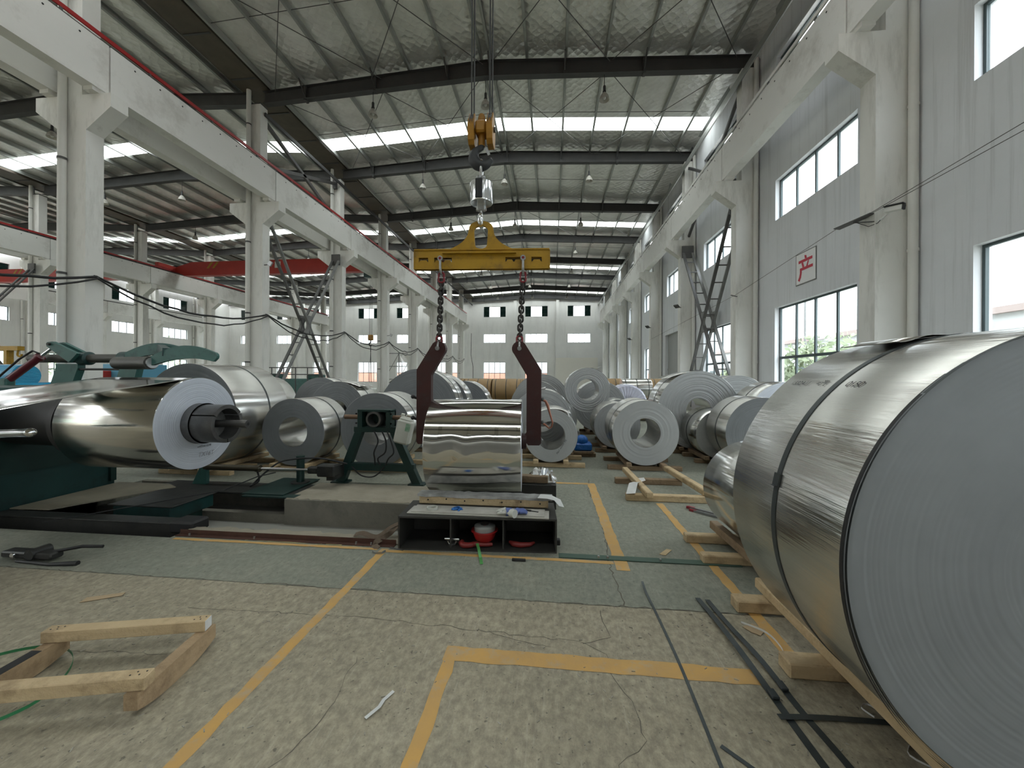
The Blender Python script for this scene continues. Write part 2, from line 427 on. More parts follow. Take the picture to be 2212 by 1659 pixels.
# ---- roof
def crinkle_mat():
    m = M('foil_insulation', (.86,.85,.81), .36, .72, var=(.7,.69,.65), vs=1.2)
    nt = m.node_tree; N, L = nt.nodes, nt.links; b = N['Principled BSDF']
    tc = N.new('ShaderNodeTexCoord')
    mp = N.new('ShaderNodeMapping'); mp.inputs['Rotation'].default_value = (0, 0, PI / 4); mp.inputs['Scale'].default_value = (4.2, 4.2, 4.2); L.new(tc.outputs['Object'], mp.inputs[0])
    v = N.new('ShaderNodeTexVoronoi'); v.inputs['Scale'].default_value = 1.0; v.inputs['Randomness'].default_value = .35; L.new(mp.outputs[0], v.inputs['Vector'])
    n = N.new('ShaderNodeTexNoise'); n.inputs['Scale'].default_value = 2.2; n.inputs['Detail'].default_value = 6; L.new(tc.outputs['Object'], n.inputs['Vector'])
    ad = N.new('ShaderNodeMath'); ad.operation = 'MULTIPLY_ADD'; ad.inputs[1].default_value = .55; L.new(v.outputs['Distance'], ad.inputs[0]); L.new(n.outputs[0], ad.inputs[2])
    bp = N.new('ShaderNodeBump'); bp.inputs['Strength'].default_value = .8; bp.inputs['Distance'].default_value = .08
    L.new(ad.outputs[0], bp.inputs['Height']); L.new(bp.outputs[0], b.inputs['Normal'])
    return m
m_foil = crinkle_mat()
POFF = [1.55, 3.03, 4.5, 5.97, 7.46, 8.85]
rng = random.Random(3)
for bi, (bx0, bxr, bx1) in enumerate(BAYS):
    zt = lambda x: Z_RIDGE - SLOPE * abs(x - bxr)
    e0 = bx0 + (.55 if bi < 3 else 0); e1 = bx1 - (.0 if bi == 0 else .55)
    px = sorted([bxr + s_ * o for o in POFF for s_ in (-1, 1)] + [bxr - .14, bxr + .14])
    # foil, sagging a little between purlins
    mb = MB(); ystops = [Y_BACK] + [q for ab in SKY_Y for q in ab] + [Y_FAR]
    xs = [e0] + [p for p in px if e0 < p < e1] + [e1]; xl = []
    for a, b in zip(xs, xs[1:]):
        k = 5 if b - a > .6 else 1
        for i in range(k): xl.append((a + (b - a) * i / k, i / k, b - a))
    xl.append((e1, 0, 1))
    if bi == 2: ystops = [-3] + [q for ab in SKY_Y[2:] for q in ab] + [Y_FAR]
    for ya, yb in zip(ystops[::2], ystops[1::2]):
        ny = max(1, int((yb - ya) / (.6 if bi == 0 else 1.5))); rows = []
        for j in range(ny + 1):
            y = ya + (yb - ya) * j / ny; row = []
            for x, t, wd_ in xl:
                sag = .05 * min(1, (y - ya) / .8, (yb - y) / .8) * math.sin(PI * t) * min(1, wd_) * (1 + rng.uniform(-.6, .6)) if t else 0
                row.append((x, y, zt(x) - sag))
            rows.append(row)
        base = len(mb.v); nx = len(xl)
        mb.v += [p for r_ in rows for p in r_]
        mb.f += [(base + j*nx + i, base + (j+1)*nx + i, base + (j+1)*nx + i + 1, base + j*nx + i + 1) for j in range(ny) for i in range(nx - 1)]
    ce = struct(mb.build('ceiling', m_foil, None, 1.2))
    # outer roof sheet keeps daylight off the foil's back
    # skylight sheets between purlins
    for ya, yb in (SKY_Y if bi < 2 else SKY_Y[2:]):
        for a, b in zip(xs, xs[1:]):
            if b - a < .5: continue
            MB().add([(a, ya, zt(a)), (b, ya, zt(b)), (b, yb, zt(b)), (a, yb, zt(a))], [(0, 1, 2, 3)]).build('skylight_sheet', m_sky, ce)
    ylo = Y_BACK if bi < 2 else -3
    for p in px:       # C purlins
        z = zt(p); s_ = 1 if p > bxr else -1
        MB().box(p - .006, p + .006, ylo, Y_FAR, z - .21, z - .004).box(p, p + .085 * s_, ylo, Y_FAR, z - .21, z - .2).box(p + .079 * s_, p + .085 * s_, ylo, Y_FAR, z - .2, z - .175).box(p, p + .085 * s_, ylo, Y_FAR, z - .02, z - .004).build('purlin', m_galv, ce)
    for y in [q for q in YC if q >= ylo] + [Y_FAR - .35]:      # tapered I rafters
        rf = MB()
        for s_ in (-1, 1):
            xe = (e1 + .25 if s_ > 0 else e0 - .25) if bi == 0 else (e1 + .2 if s_ > 0 else e0 - .2)
            xe = min(xe, 7.28)
            zr, ze = Z_RIDGE - .215, zt(xe) - .215
            dr, de = .62, .5
            for w, za, zb, zc_, zd in ((.012, 0, -dr, 0, -de), (.13, 0, -.016, 0, -.016), (.13, -dr, -dr + .016, -de, -de + .016)):
                poly = [(bxr, zr + za), (xe, ze + zc_), (xe, ze + zd), (bxr, zr + zb)]
                rf.prism(poly if s_ < 0 else poly, y - w, y + w)
        ro = rf.build('rafter', m_darksteel, ce)
        if bi == 0:
            for p in px[1:-1:2]:
                z = zt(p); MB().bar((p, y - .5, z - .2), (p, y - .02, z - .72), .04, .04).build('fly_brace', m_darksteel, ro)
                MB().box(p - .05, p + .05, y - .11, y + .11, z - .8, z - .22).build('stiffener', m_darksteel, ro)
    # sag rods and cross bracing
    if bi == 0:
        for k, y in enumerate(YC[5:-1]):
            for p, q in zip(px, px[1:]):
                if q - p > .5: MB().cyl((p, y + 3, zt(p) - .12), (q, y + 3, zt(q) - .12), .012, 6).build('sag_rod', m_steel, ce)
        for y in (8.8, 14.8, 26.8, 38.8):
            for xa in (bx0 + .9, bxr - 4.6, bxr + .2, bxr + 4.7):
                xb = xa + 4.5 if xa + 4.5 < 7.2 else 7.1
                MB().cyl((xa, y + .2, zt(xa) - .45), (xb, y + 5.8, zt(xb) - .45), .014, 6).build('bracing_rod', m_steel, ce)
                MB().cyl((xb, y + .2, zt(xb) - .45), (xa, y + 5.8, zt(xa) - .45), .014, 6).build('bracing_rod', m_steel, ce)
# valley gutters and struts along the column rows
for gi, x in enumerate((XA, XB)):
    g = sroot('valley_gutter', (x, 17, 13.3)); g['label'] = 'brown steel valley gutter above the %s column row' % ('coil hall' if gi == 0 else 'second')
    MB().box(x - .56, x + .56, Y_BACK, Y_FAR, 13.36, 13.38).box(x - .58, x - .55, Y_BACK, Y_FAR, 13.36, 13.6).box(x + .55, x + .58, Y_BACK, Y_FAR, 13.36, 13.6).build('trough', m_gutter, g)
    for y in range(-28, 56, 2):
        MB().box(x - .5, x + .5, y - .03, y + .03, 13.33, 13.36).build('gutter_bracket', m_darksteel, g)
tag(MB().box(6.55, 6.75, Y_BACK, Y_FAR, 12.35, 12.37).box(6.55, 6.57, Y_BACK, Y_FAR, 12.1, 12.35).build('eaves_strut', m_galv), 'long pale steel strut along the tops of the wall columns', 'strut')
tag(MB().box(XA + .28, XA + .34, 14.8, Y_FAR, 12.4, 12.55).build('eaves_tie', m_darksteel), 'dark steel tie along the tops of the column row', 'strut')
struct(MB().box(7.1, X_WALL + .3, Y_BACK, Y_FAR, 13.5, 13.56).build('roof_edge', m_galv), 'sheet edge of the roof over the window wall')
# ================================================================== FLOOR AND PIT
def floor_mat(name, col, var, stain, grime, crack):
    m = M(name, col, .72, var=var, vs=.9, stain=stain, ss=2.2, bump=.22, bs=25)
    nt = m.node_tree; N, L = nt.nodes, nt.links; b = N['Principled BSDF']
    src = b.inputs['Base Color'].links[0].from_socket
    tc = N.new('ShaderNodeTexCoord')
    n2 = N.new('ShaderNodeTexNoise'); n2.inputs['Scale'].default_value = 24; n2.inputs['Detail'].default_value = 10; n2.inputs['Roughness'].default_value = .75
    mp = N.new('ShaderNodeMapping'); mp.inputs['Scale'].default_value = (1, .7, 1); L.new(tc.outputs['Object'], mp.inputs[0]); L.new(mp.outputs[0], n2.inputs['Vector'])
    r2 = N.new('ShaderNodeValToRGB'); r2.color_ramp.elements[0].position = .4; r2.color_ramp.elements[1].position = .68
    r2.color_ramp.elements[0].color = (.66,.66,.66,1); r2.color_ramp.elements[1].color = (1.2,1.19,1.15,1); L.new(n2.outputs[0], r2.inputs[0])
    mx = N.new('ShaderNodeMixRGB'); mx.blend_type = 'MULTIPLY'; mx.inputs[0].default_value = grime; L.new(src, mx.inputs[1]); L.new(r2.outputs[0], mx.inputs[2])
    # sparse dark specks
    v = N.new('ShaderNodeTexNoise'); v.inputs['Scale'].default_value = 38; v.inputs['Detail'].default_value = 2; L.new(tc.outputs['Object'], v.inputs['Vector'])
    r3 = N.new('ShaderNodeValToRGB'); r3.color_ramp.elements[0].position = .67; r3.color_ramp.elements[1].position = .72; L.new(v.outputs[0], r3.inputs[0])
    mx2 = N.new('ShaderNodeMixRGB'); mx2.inputs[2].default_value = (.09,.08,.065,1); L.new(mx.outputs[0], mx2.inputs[1])
    mu = N.new('ShaderNodeMath'); mu.operation = 'MULTIPLY'; mu.inputs[1].default_value = .7; L.new(r3.outputs[0], mu.inputs[0]); L.new(mu.outputs[0], mx2.inputs[0])
    # fine pale scuffs running along the hall
    sc = N.new('ShaderNodeTexNoise'); sc.inputs['Scale'].default_value = 30; sc.inputs['Detail'].default_value = 4
    m3 = N.new('ShaderNodeMapping'); m3.inputs['Scale'].default_value = (2.2, .16, 1); m3.inputs['Rotation'].default_value = (0, 0, .25); L.new(tc.outputs['Object'], m3.inputs[0]); L.new(m3.outputs[0], sc.inputs['Vector'])
    r4 = N.new('ShaderNodeValToRGB'); r4.color_ramp.elements[0].position = .6; r4.color_ramp.elements[1].position = .72; L.new(sc.outputs[0], r4.inputs[0])
    mu2 = N.new('ShaderNodeMath'); mu2.operation = 'MULTIPLY'; mu2.inputs[1].default_value = .2 * grime; L.new(r4.outputs[0], mu2.inputs[0])
    mx3 = N.new('ShaderNodeMixRGB'); mx3.inputs[2].default_value = (.62,.57,.46,1); L.new(mx2.outputs[0], mx3.inputs[1]); L.new(mu2.outputs[0], mx3.inputs[0])
    L.new(mx3.outputs[0], b.inputs['Base Color'])
    return m
m_floor_near = floor_mat('bare_concrete_floor', (.40,.352,.258), (.325,.288,.212), (.46,.41,.31), 1.0, 1)
m_floor_far = floor_mat('green_painted_floor', (.275,.28,.226), (.22,.227,.186), (.32,.307,.245), .7, 1)
m_dust = M('dusty_ledge', (.36,.32,.25), .95, var=(.29,.26,.2), vs=4, bump=.5, bs=18)
PX0, PX1, PY0, PY1 = -6.26, -1.45, 3.62, 4.72
PYL = 3.45       # near lip left of the steel angle
PXV = -3.45      # left of this the pit runs on under cover plates
def slab(name, rects, mat):
    mb = MB()
    for x0, x1, y0, y1, in rects: mb.box(x0, x1, y0, y1, -.3, 0)
    return struct(mb.build(name, mat))
G = .006
slab('floor', [(XCW, X_WALL, Y_BACK, 2.76)], m_floor_near)
slab('floor', [(XCW, X_WALL, 2.76 + G, PYL), (XCW, PX0, PYL, 5.35), (-3.76, X_WALL, PYL, PY0), (PX1, X_WALL, PY0, PY1), (PXV, X_WALL, PY1, 5.35), (XCW, X_WALL, 5.35, Y_FAR)], m_floor_far)
p = MB(); zb = -.75
p.add([(PX0,PY0,zb),(PX1,PY0,zb),(PX1,PY1,zb),(PX0,PY1,zb)], [(0,1,2,3)])
p.box(PXV, PX1, PY1 - .05, PY1 + .06, zb, .008)                                     # broken far edge of the pit
p.box(PX0, PXV, PY1 - .02, PY1 + .08, zb, -.2).box(PX0, PXV, 5.3, 5.36, zb, -.005).box(PXV - .02, PXV + .03, PY1, 5.35, zb, -.004)
p.add([(PX0,PY1,zb),(PXV,PY1,zb),(PXV,5.35,zb),(PX0,5.35,zb)], [(0,1,2,3)])
p.box(PX0 - .05, PX0, PY0, PY1, zb, -.005).box(PX1, PX1 + .05, PY0, PY1, zb, -.005).box(-3.76, PX1, PY0 - .05, PY0, zb, -.005).box(PX0, -3.76, PYL - .05, PYL, zb, -.005).box(-3.77, -3.75, PYL, PY0, zb, -.005).box(PX0, -3.76, PYL, PY0, zb - .02, zb)
struct(p.build('floor_pit', m_pit), 'open concrete pit in the floor beside the unwinding machine')
# crumbled dusty ledges: irregular slabs on the pit's lips
def ragged(name, x0, x1, yin, yout, z0, z1, seed, amp=.025, n=40):
    r_ = random.Random(seed); pts = []; y = yin
    for i in range(n + 1):
        y = yin + r_.uniform(-amp, amp) * (1 if i % 3 else 1.6); pts.append((x0 + (x1 - x0) * i / n, y))
    pts += [(x1, yout), (x0, yout)]
    return struct(MB().prism(pts, z0, z1, 'XY').build(name, m_dust))
ragged('pit_ledge', -3.75, -1.45, 3.72, 3.54, -.05, .012, 4)
ragged('pit_ledge', -3.45, -1.45, 4.70, 5.45, -.02, .014, 9, .02)
# painted lines
def paint_mat():
    m = M('yellow_floor_paint', (.60,.35,.10), .7, var=(.50,.31,.12), vs=6, stain=(.40,.35,.26), ss=8, bump=.1, bs=60)
    return m
m_paint = paint_mat()
fl = bpy.data.objects['floor']
def line(x0, x1, y0, y1, seed=0):
    r_ = random.Random(seed); mb = MB(); L_ = max(x1 - x0, y1 - y0); n = max(2, int(L_ / .08)); vs = []; zz = .0012 + .00025 * seed
    for i in range(n + 1):
        t = i / n; a, b = r_.uniform(-.006, .006), r_.uniform(-.006, .006)
        if x1 - x0 > y1 - y0: vs += [(x0 + (x1-x0)*t, y0 + a, zz), (x0 + (x1-x0)*t, y1 + b, zz)]
        else: vs += [(x0 + a, y0 + (y1-y0)*t, zz), (x1 + b, y0 + (y1-y0)*t, zz)]
    mb.add(vs, [(2*i, 2*i+1, 2*i+3, 2*i+2) for i in range(n)])
    o = mb.build('painted_line', m_paint, fl); return o
line(-1.575, -1.505, .9, 3.45, 1); line(-.605, -.535, .7, 2.13, 2); line(-.61, 1.13, 2.13, 2.245, 3)
line(-1.505, .54, 3.385, 3.435, 4); line(.545, .655, 3.28, 5.95, 5); line(1.34, 1.42, 2.2, 5.1, 6); line(-3.7, -1.6, 3.41, 3.455, 7)
line(.06, .55, 5.88, 5.96, 8)
# yellow tape remnants
m_tape = M('old_yellow_tape', (.62,.56,.25), .6, var=(.5,.46,.25), vs=9)
line(-2.98, -2.18, 3.475, 3.52, 11).data.materials[0] = m_tape
line(-2.14, -1.98, 3.47, 3.515, 12).data.materials[0] = m_tape
# cracks and joints: thin recess-coloured slivers
m_crack = M('crack_filler', (.13,.115,.09), .95)
def crack(pts, w, seed, n=8):
    r_ = random.Random(seed); path = []
    for (a, b), (c_, d_) in zip(pts, pts[1:]):
        L_ = math.hypot(c_-a, d_-b); k = max(2, int(L_ / .05))
        for i in range(k): t = i / k; path.append((a+(c_-a)*t + r_.uniform(-.012, .012), b+(d_-b)*t + r_.uniform(-.012, .012)))
    path.append(pts[-1]); vs = []; 
    for i, (x, y) in enumerate(path):
        x2, y2 = path[min(i+1, len(path)-1)]; x1, y1 = path[max(i-1, 0)]; dx, dy = x2-x1, y2-y1; l = math.hypot(dx, dy) or 1
        h = w / 2 * r_.uniform(.4, 1.3); vs += [(x - dy/l*h, y + dx/l*h, .0012), (x + dy/l*h, y - dx/l*h, .0012)]
    MB().add(vs, [(2*i, 2*i+1, 2*i+3, 2*i+2) for i in range(len(path)-1)]).build('floor_crack', m_crack, fl)
crack([(.52,2.77),(.5,3.3),(.56,4.3),(.53,5.6),(.6,6.2)], .012, 1)
crack([(-6,2.765),(-3,2.77),(0,2.765),(3,2.77)], .010, 2)
crack([(.30,1.2),(.28,1.62),(.42,1.75),(.40,1.95),(.33,2.1),(.32,2.28),(.2,2.36),(-.7,2.42),(-1.3,2.45),(-2.5,2.42)], .004, 3)
crack([(.2,2.36),(.36,2.42),(.34,2.7)], .005, 4); crack([(-1.2,1.3),(-1.05,1.7),(-1.1,2.1)], .004, 5)
crack([(-.4,2.4),(-.2,2.33),(.0,2.3)], .004, 6); crack([(.0,4.55),(.55,4.52)], .006, 8); crack([(-3.0,1.95),(-2.2,2.0)], .004, 9)
# ================================================================== COILS AND SKIDS
def alu(name, col, rough, var, streak=.25, bs=5, aniso=1.0):
    m = M(name, col, rough, 1.0, var=var, vs=6, vscale=(1, .05, 1), bump=streak, bs=bs, bscale=(1, .04, 1), rvar=.03, aniso=aniso)
    if aniso:     # rolling marks run round the coil, so reflections smear along its axis
        nt = m.node_tree; t = nt.nodes.new('ShaderNodeTangent'); t.direction_type = 'RADIAL'; t.axis = 'Y'
        b = nt.nodes['Principled BSDF']; b.inputs['Anisotropic Rotation'].default_value = .25; nt.links.new(t.outputs[0], b.inputs['Tangent'])
    return m
m_al = alu('rolled_aluminium', (.72,.71,.685), .17, (.64,.63,.60), .10, 4)
m_al_matte = alu('satin_aluminium', (.66,.65,.62), .24, (.58,.57,.54), .10, 8)
m_al_big = alu('banded_aluminium', (.66,.65,.62), .19, (.54,.53,.5), .36, 10)
m_mirror = alu('mirror_aluminium', (.69,.68,.645), .12, (.65,.64,.605), .025, 3)
m_strip = alu('strip_aluminium', (.74,.73,.70), .12, (.7,.69,.66), .0, 3, 0)
m_edge = M('wound_strip_edges', (.48,.49,.49), .55, .5, var=(.41,.42,.42), vs=2)
m_edge_d = M('dull_strip_edges', (.25,.262,.275), .6, .4, var=(.205,.215,.226), vs=2)
m_edge_b = M('bright_strip_edges', (.66,.69,.75), .5, .6, var=(.6,.63,.7), vs=2)
m_strap = M('steel_strap', (.055,.065,.07), .4, .6, var=(.08,.09,.09), vs=9)
m_greenpet = M('green_plastic_strap', (.03,.2,.08), .35)
def wood(name, a, b):
    return M(name, a, .8, var=b, vs=9, vscale=(.35, .35, 2.5), stain=(a[0]*.4, a[1]*.36, a[2]*.33), ss=4.5, bump=.4, bs=30)
m_wood = wood('pale_timber', (.60,.46,.275), (.48,.35,.20))
m_wood_m = wood('brown_timber', (.46,.33,.195), (.34,.235,.135))
m_wood_d = wood('weathered_timber', (.30,.21,.125), (.22,.15,.09))
m_kraft = M('kraft_paper', (.42,.28,.14), .55, var=(.34,.22,.1), vs=3)
m_paper = M('white_paper', (.7,.7,.68), .8, var=(.6,.6,.58), vs=8)

def coil(cx, y0, zb, R, w, label, rc=.255, shell=None, edge=None, group=None, straps=(.5,), rough_edge=.002, seed=0, flap=None, rz=0, n=96, cat='coil', strap_mat=None, fy=(0, 1)):
    """axis along local Y, near face at y=0; flap=(start deg, sweep deg, lift)"""
    r_ = random.Random(seed + 100); shell = shell or m_al_matte; edge = edge or m_edge
    root = thing('aluminium_coil', label, cat, (cx, y0, zb), rz, group)
    o = (0, 0, R)
    MB().lathe([(R - .003, .0), (R, .004), (R, w - .004), (R - .003, w)], n, o, 'Y').build('outer_wrap', shell, root, SM, True)
    MB().lathe([(rc, .0), (rc, w)], 48, o, 'Y').build('bore', shell, root, SM, True)
    k = int(10 + R * (110 if n > 150 else 44))
    for side in (0, 1):
        prof = []
        for i in range(k + 1):
            rr = rc + (R - .003 - rc) * i / k; d = 0 if i in (0, k) else r_.uniform(-rough_edge, rough_edge)
            prof.append((rr, d if side == 0 else w + d))
        if side == 1: prof = prof[::-1]
        MB().lathe(prof, n, o, 'Y').build('end_face', edge, root, .5, True)
    for s_ in straps:
        y = w * s_
        st = MB().lathe([(R + .0005, y - .016), (R + .003, y - .016), (R + .003, y + .016), (R + .0005, y + .016)], n, o, 'Y').build('strap', strap_mat or m_strap, root, SM, True); strap_o = st
    if flap:
        a0, sw, lift = flap; vs = []; kk = 14
        for i in range(kk + 1):
            t = i / kk; a = math.radians(a0 + sw * t); rr = R + .003 + lift * t ** 2
            wob = .012 * math.sin(t * 9 + seed)
            for y in (w * (fy[0] + .01 * t), w * (fy[1] - .08 * t)): vs.append((rr * math.sin(a), y, R + rr * math.cos(a) + wob * (y > .1) * t))
        fs = [(2*i, 2*i+1, 2*i+3, 2*i+2) for i in range(kk)]
        f = MB().add(vs, fs).build('loose_sheet_end', shell, root, 1.0, True)
        md = f.modifiers.new('thick', 'SOLIDIFY'); md.thickness = .0012
    return root
def skid(cx, y0, w, R, zb, label, group=None, mat=None, over=.12, ext=.28, seed=0):
    """timber skid under a coil: bearers along X, two runners along Y that cradle it"""
    mat = mat or m_wood_d; r_ = random.Random(seed + 50); zt = zb + .055; h = .07
    dx = math.sqrt(max(R * R - (R - (zt - zb)) ** 2, .01))
    root = thing('timber_skid', label, 'skid', (cx, y0, 0), 0, group)
    for t in ((.12, .88) if w < 1 else (.1, .5, .9)):
        y = y0 + w * t + r_.uniform(-.03, .03)
        MB().cbox(cx - dx - .12 - ext + r_.uniform(-.05, .05), cx + dx + .12 + ext + r_.uniform(-.05, .05), y - .05, y + .05, 0, zb - .022, .006).build('bearer', mat, root)
    for s_ in (-1, 1):
        a, b = cx + s_ * dx, cx + s_ * (dx + .09); e0, e1 = y0 - over * r_.uniform(.3, 1.2), y0 + w + over * r_.uniform(.2, 1)
        lo, hi = min(a, b), max(a, b)
        MB().cbox(lo, hi, e0, e1, zb - .021, zt - .002, .008).build('runner', mat, root)
    return root
ZB = .1
GL, GR = 'coils on the unwinder side of the lifted coil', 'coils on the aisle side of the lifted coil'
coils = [
 # name cx y0 R w label shell edge group straps rough flap seed
 (-4.357, 6.10, .567, .78, 'satin aluminium coil with open bore standing beside the green A-frame stand', m_al_matte, m_edge_d, GL, (.62,), .0012, None, 1),
 (-2.922, 6.16, .620, .85, 'aluminium coil right behind the green A-frame stand', m_al_matte, m_edge_d, GL, (.35,), .0012, None, 2),
 (-5.814, 5.62, .855, 1.2, 'big strapped aluminium coil behind the coil on the unwinder', m_al_matte, m_edge_d, GL, (.6,), .002, None, 3),
 (-5.027, 8.57, .700, .76, 'dull grey coil with a loose torn top sheet behind the A-frame stand coils', m_al_matte, m_edge_d, GL, (.5,), .002, (5, 38, .1), 4),
 (-5.98, 9.42, .744, .8, 'dull grey coil half hidden behind the coil with torn top sheet', m_al_matte, m_edge_d, GL, (.5,), .002, None, 5),
 (-2.833, 8.00, .844, .65, 'large grey coil rising behind the maroon grab on the stand side', m_al, m_edge_d, GL, (.4,), .002, (-38, -14, .02), 6),
 (-2.72, 8.78, .80, .6, 'narrow coil close behind the large grey coil at the stand side grab', m_al, m_edge_d, GL, (), .002, None, 7),
 (-2.368, 10.13, .708, .7, 'coil with a brown paper ring on its face near the kraft wrapped rolls', m_al, m_edge_d, GL, (.5,), .002, None, 8),
 (-7.62, 8.9, .75, .9, 'coil behind the big strapped coil and the white columns', m_al_matte, m_edge_d, GL, (.5,), .002, None, 9),
 (-4.35, 11.0, .72, .8, 'coil with flapping top sheet in the back row near the kraft rolls', m_al_matte, m_edge_d, GL, (.5,), .002, (-10, 50, .12), 10),
 (-0.012, 6.90, .475, .9, 'coil with black handwriting on its face beside the grab with the copper handle', m_al_matte, m_edge, GR, (), .0012, (-8, 50, .05), 11),
 (-0.20, 8.05, .634, .9, 'coil directly behind the coil with handwriting on its face', m_al_matte, m_edge, GR, (), .002, (-20, 26, .02), 12),
 (-0.42, 10.52, .715, .45, 'third coil in the row behind the copper handle grab', m_al_matte, m_edge, GR, (), .002, None, 13),
 (-0.30, 11.1, .812, .8, 'last coil in the row behind the copper handle grab', m_al_matte, m_edge, GR, (), .002, None, 14),
 (1.613, 6.84, .563, .95, 'coil with wide open bore beyond the empty timber skid', m_al_matte, m_edge, GR, (.4,), .0012, None, 15),
 (1.40, 8.45, .490, .9, 'small coil just behind the coil with wide open bore', m_al_matte, m_edge, GR, (), .002, None, 16),
 (0.12, 9.5, .50, .85, 'coil underneath the stacked coil, on the handwritten coil side', m_al, m_edge, GR, (.4,), .002, None, 17),
 (1.62, 9.5, .50, .85, 'coil underneath the stacked coil, on the ridged coil side', m_al, m_edge, GR, (.4,), .002, None, 18),
 (1.345, 11.06, .719, .8, 'grey coil between the stacked coil and the lilac bagged coil', m_al_matte, m_edge, GR, (), .002, None, 19),
 (3.093, 8.50, .835, .9, 'large coil with ridged bluish face and a curled sheet end on top', m_al, m_edge, GR, (.45,), .0035, (-14, -30, .1), 20),
 (4.45, 9.75, .795, .8, 'coil behind the large ridged coil, toward the window wall', m_al_matte, m_edge, GR, (.5,), .002, None, 21),
 (4.381, 7.62, .728, .8, 'coil with pale blue face half hidden behind the huge strapped coil', m_al, m_edge_b, GR, (.5,), .001, None, 22),
 (3.467, 6.71, .600, .8, 'strapped coil with dull face between the large ridged coil and the huge strapped coil', m_al_matte, m_edge_d, GR, (.5,), .0015, None, 23),
 (3.16, 7.56, .460, .86, 'small mirror bright coil with one black strap in front of the ridged coil', m_mirror, m_edge, GR, (.6,), .001, None, 24),
 (1.95, 3.04, .450, .96, 'small mirror bright coil tucked behind the huge strapped coil', m_mirror, m_edge, GR, (), .001, None, 25),
]
for (cx, y0, R, w, lab, sh, ed, grp, stp, rgh, flp, sd) in coils:
    coil(cx, y0, ZB, R, w, lab, .255 if R > .46 else .2, sh, ed, grp, stp, rgh, sd, flp)
    if sd not in (25,): skid(cx, y0, w, R, ZB, 'rough timber skid under the ' + ' '.join(lab.split()[:9]), 'timber skids under standing coils', m_wood if sd in (11, 1, 2, 3) else m_wood_d, seed=sd, ext=.1 if sd in (12, 13, 14, 16, 17, 18, 19, 20, 21, 22, 23, 24, 4, 5, 7) else .24, over=.03 if sd in (20, 22, 23, 24) else .12)
# stacked coil resting on two others
coil(.87, 9.5, ZB + .5 + math.sqrt(1.042**2 - .75**2) - .54, .54, .85, 'coil stacked on top of two others, with a curled sheet end', .265, m_al, m_edge, GR, (), .005, 40, (8, 22, .11))
# huge foreground coil
big = coil(1.89, 1.47, .096, .857, .85, 'huge strapped aluminium coil with handwritten marks beside the black floor bands', .255, m_al_big, m_edge_d, GR, (.52,), .0006, 41, (-4, -19, .035), n=192, fy=(.5, .98))
sy = .85 * .52
for sgn, mt in ((1, m_strap), ):
    a = math.radians(-78); R = .857
    c = Vector((R * math.sin(a), sy, R + R * math.cos(a))); nrm = Vector((math.sin(a), 0, math.cos(a))); tg = Vector((math.cos(a), 0, -math.sin(a)))
    MB().bar(c + nrm*.006 - tg*.03, c + nrm*.006 + tg*.03, .044, .008, nrm).bar(c + nrm*.02 - tg*.03, c + nrm*.006 - tg*.028, .04, .002, tg).build('strap_seal', m_strap, [c_ for c_ in big.children if c_.name.startswith('strap')][0], None, True)
    # loose rim laminations standing proud at the near edge; black ring paints gap shade
    for k in range(3):
        of = (.011, .007, .003)[k]
        MB().lathe([(R + .002, -.004 - .005*k), (R + .002, .012 - .005*k)], 128, (-of, 0, R - of), 'Y').build('edge_wrap_and_gap', (m_black, m_edge_d, m_strap)[k], big, SM, True)
# pen marks on the wrap and on the coil faces (text laid on the metal)
m_ink = M('black_marker', (.02,.02,.025), .7)
def ink_text(txt, size, parent, mat4, name='handwriting', mat=None):
    cu = bpy.data.curves.new(name, 'FONT'); cu.body = txt; cu.size = size; cu.shear = .3; cu.align_x = 'CENTER'
    t = bpy.data.objects.new(name, cu); COL.objects.link(t)
    dg = bpy.context.evaluated_depsgraph_get(); me = bpy.data.meshes.new_from_object(t.evaluated_get(dg)); bpy.data.objects.remove(t)
    me.transform(mat4); me.materials.clear(); me.materials.append(mat or m_ink)
    o = bpy.data.objects.new(name, me); COL.objects.link(o); o.parent = parent; return o
def wrap_text(txt, size, parent, R, ang, y):
    a = math.radians(ang); nrm = Vector((math.sin(a), 0, math.cos(a))); xd = Vector((0, -1, 0)); yd = nrm.cross(xd)
    p = nrm * (R + .0035) + Vector((0, y, R)); m4 = Matrix((xd, yd, nrm)).transposed().to_4x4(); m4.translation = p
    return ink_text(txt, size, parent, m4)
wrap_text('1532A11', .04, big, .857, -44, .70); wrap_text('=汽', .045, big, .857, -44, .545); wrap_text('0150', .045, big, .857, -44, .34)
for o in [q for q in COL.objects if q.get('label', '').startswith('coil with black handwriting')]:
    m4 = Matrix.Rotation(PI / 2, 4, 'X'); m4 = Matrix.Translation((.2, -.004, .27)) @ Matrix.Rotation(-1.0, 4, 'Y') @ m4
    ink_text('No1 numm 9%', .05, o, m4)
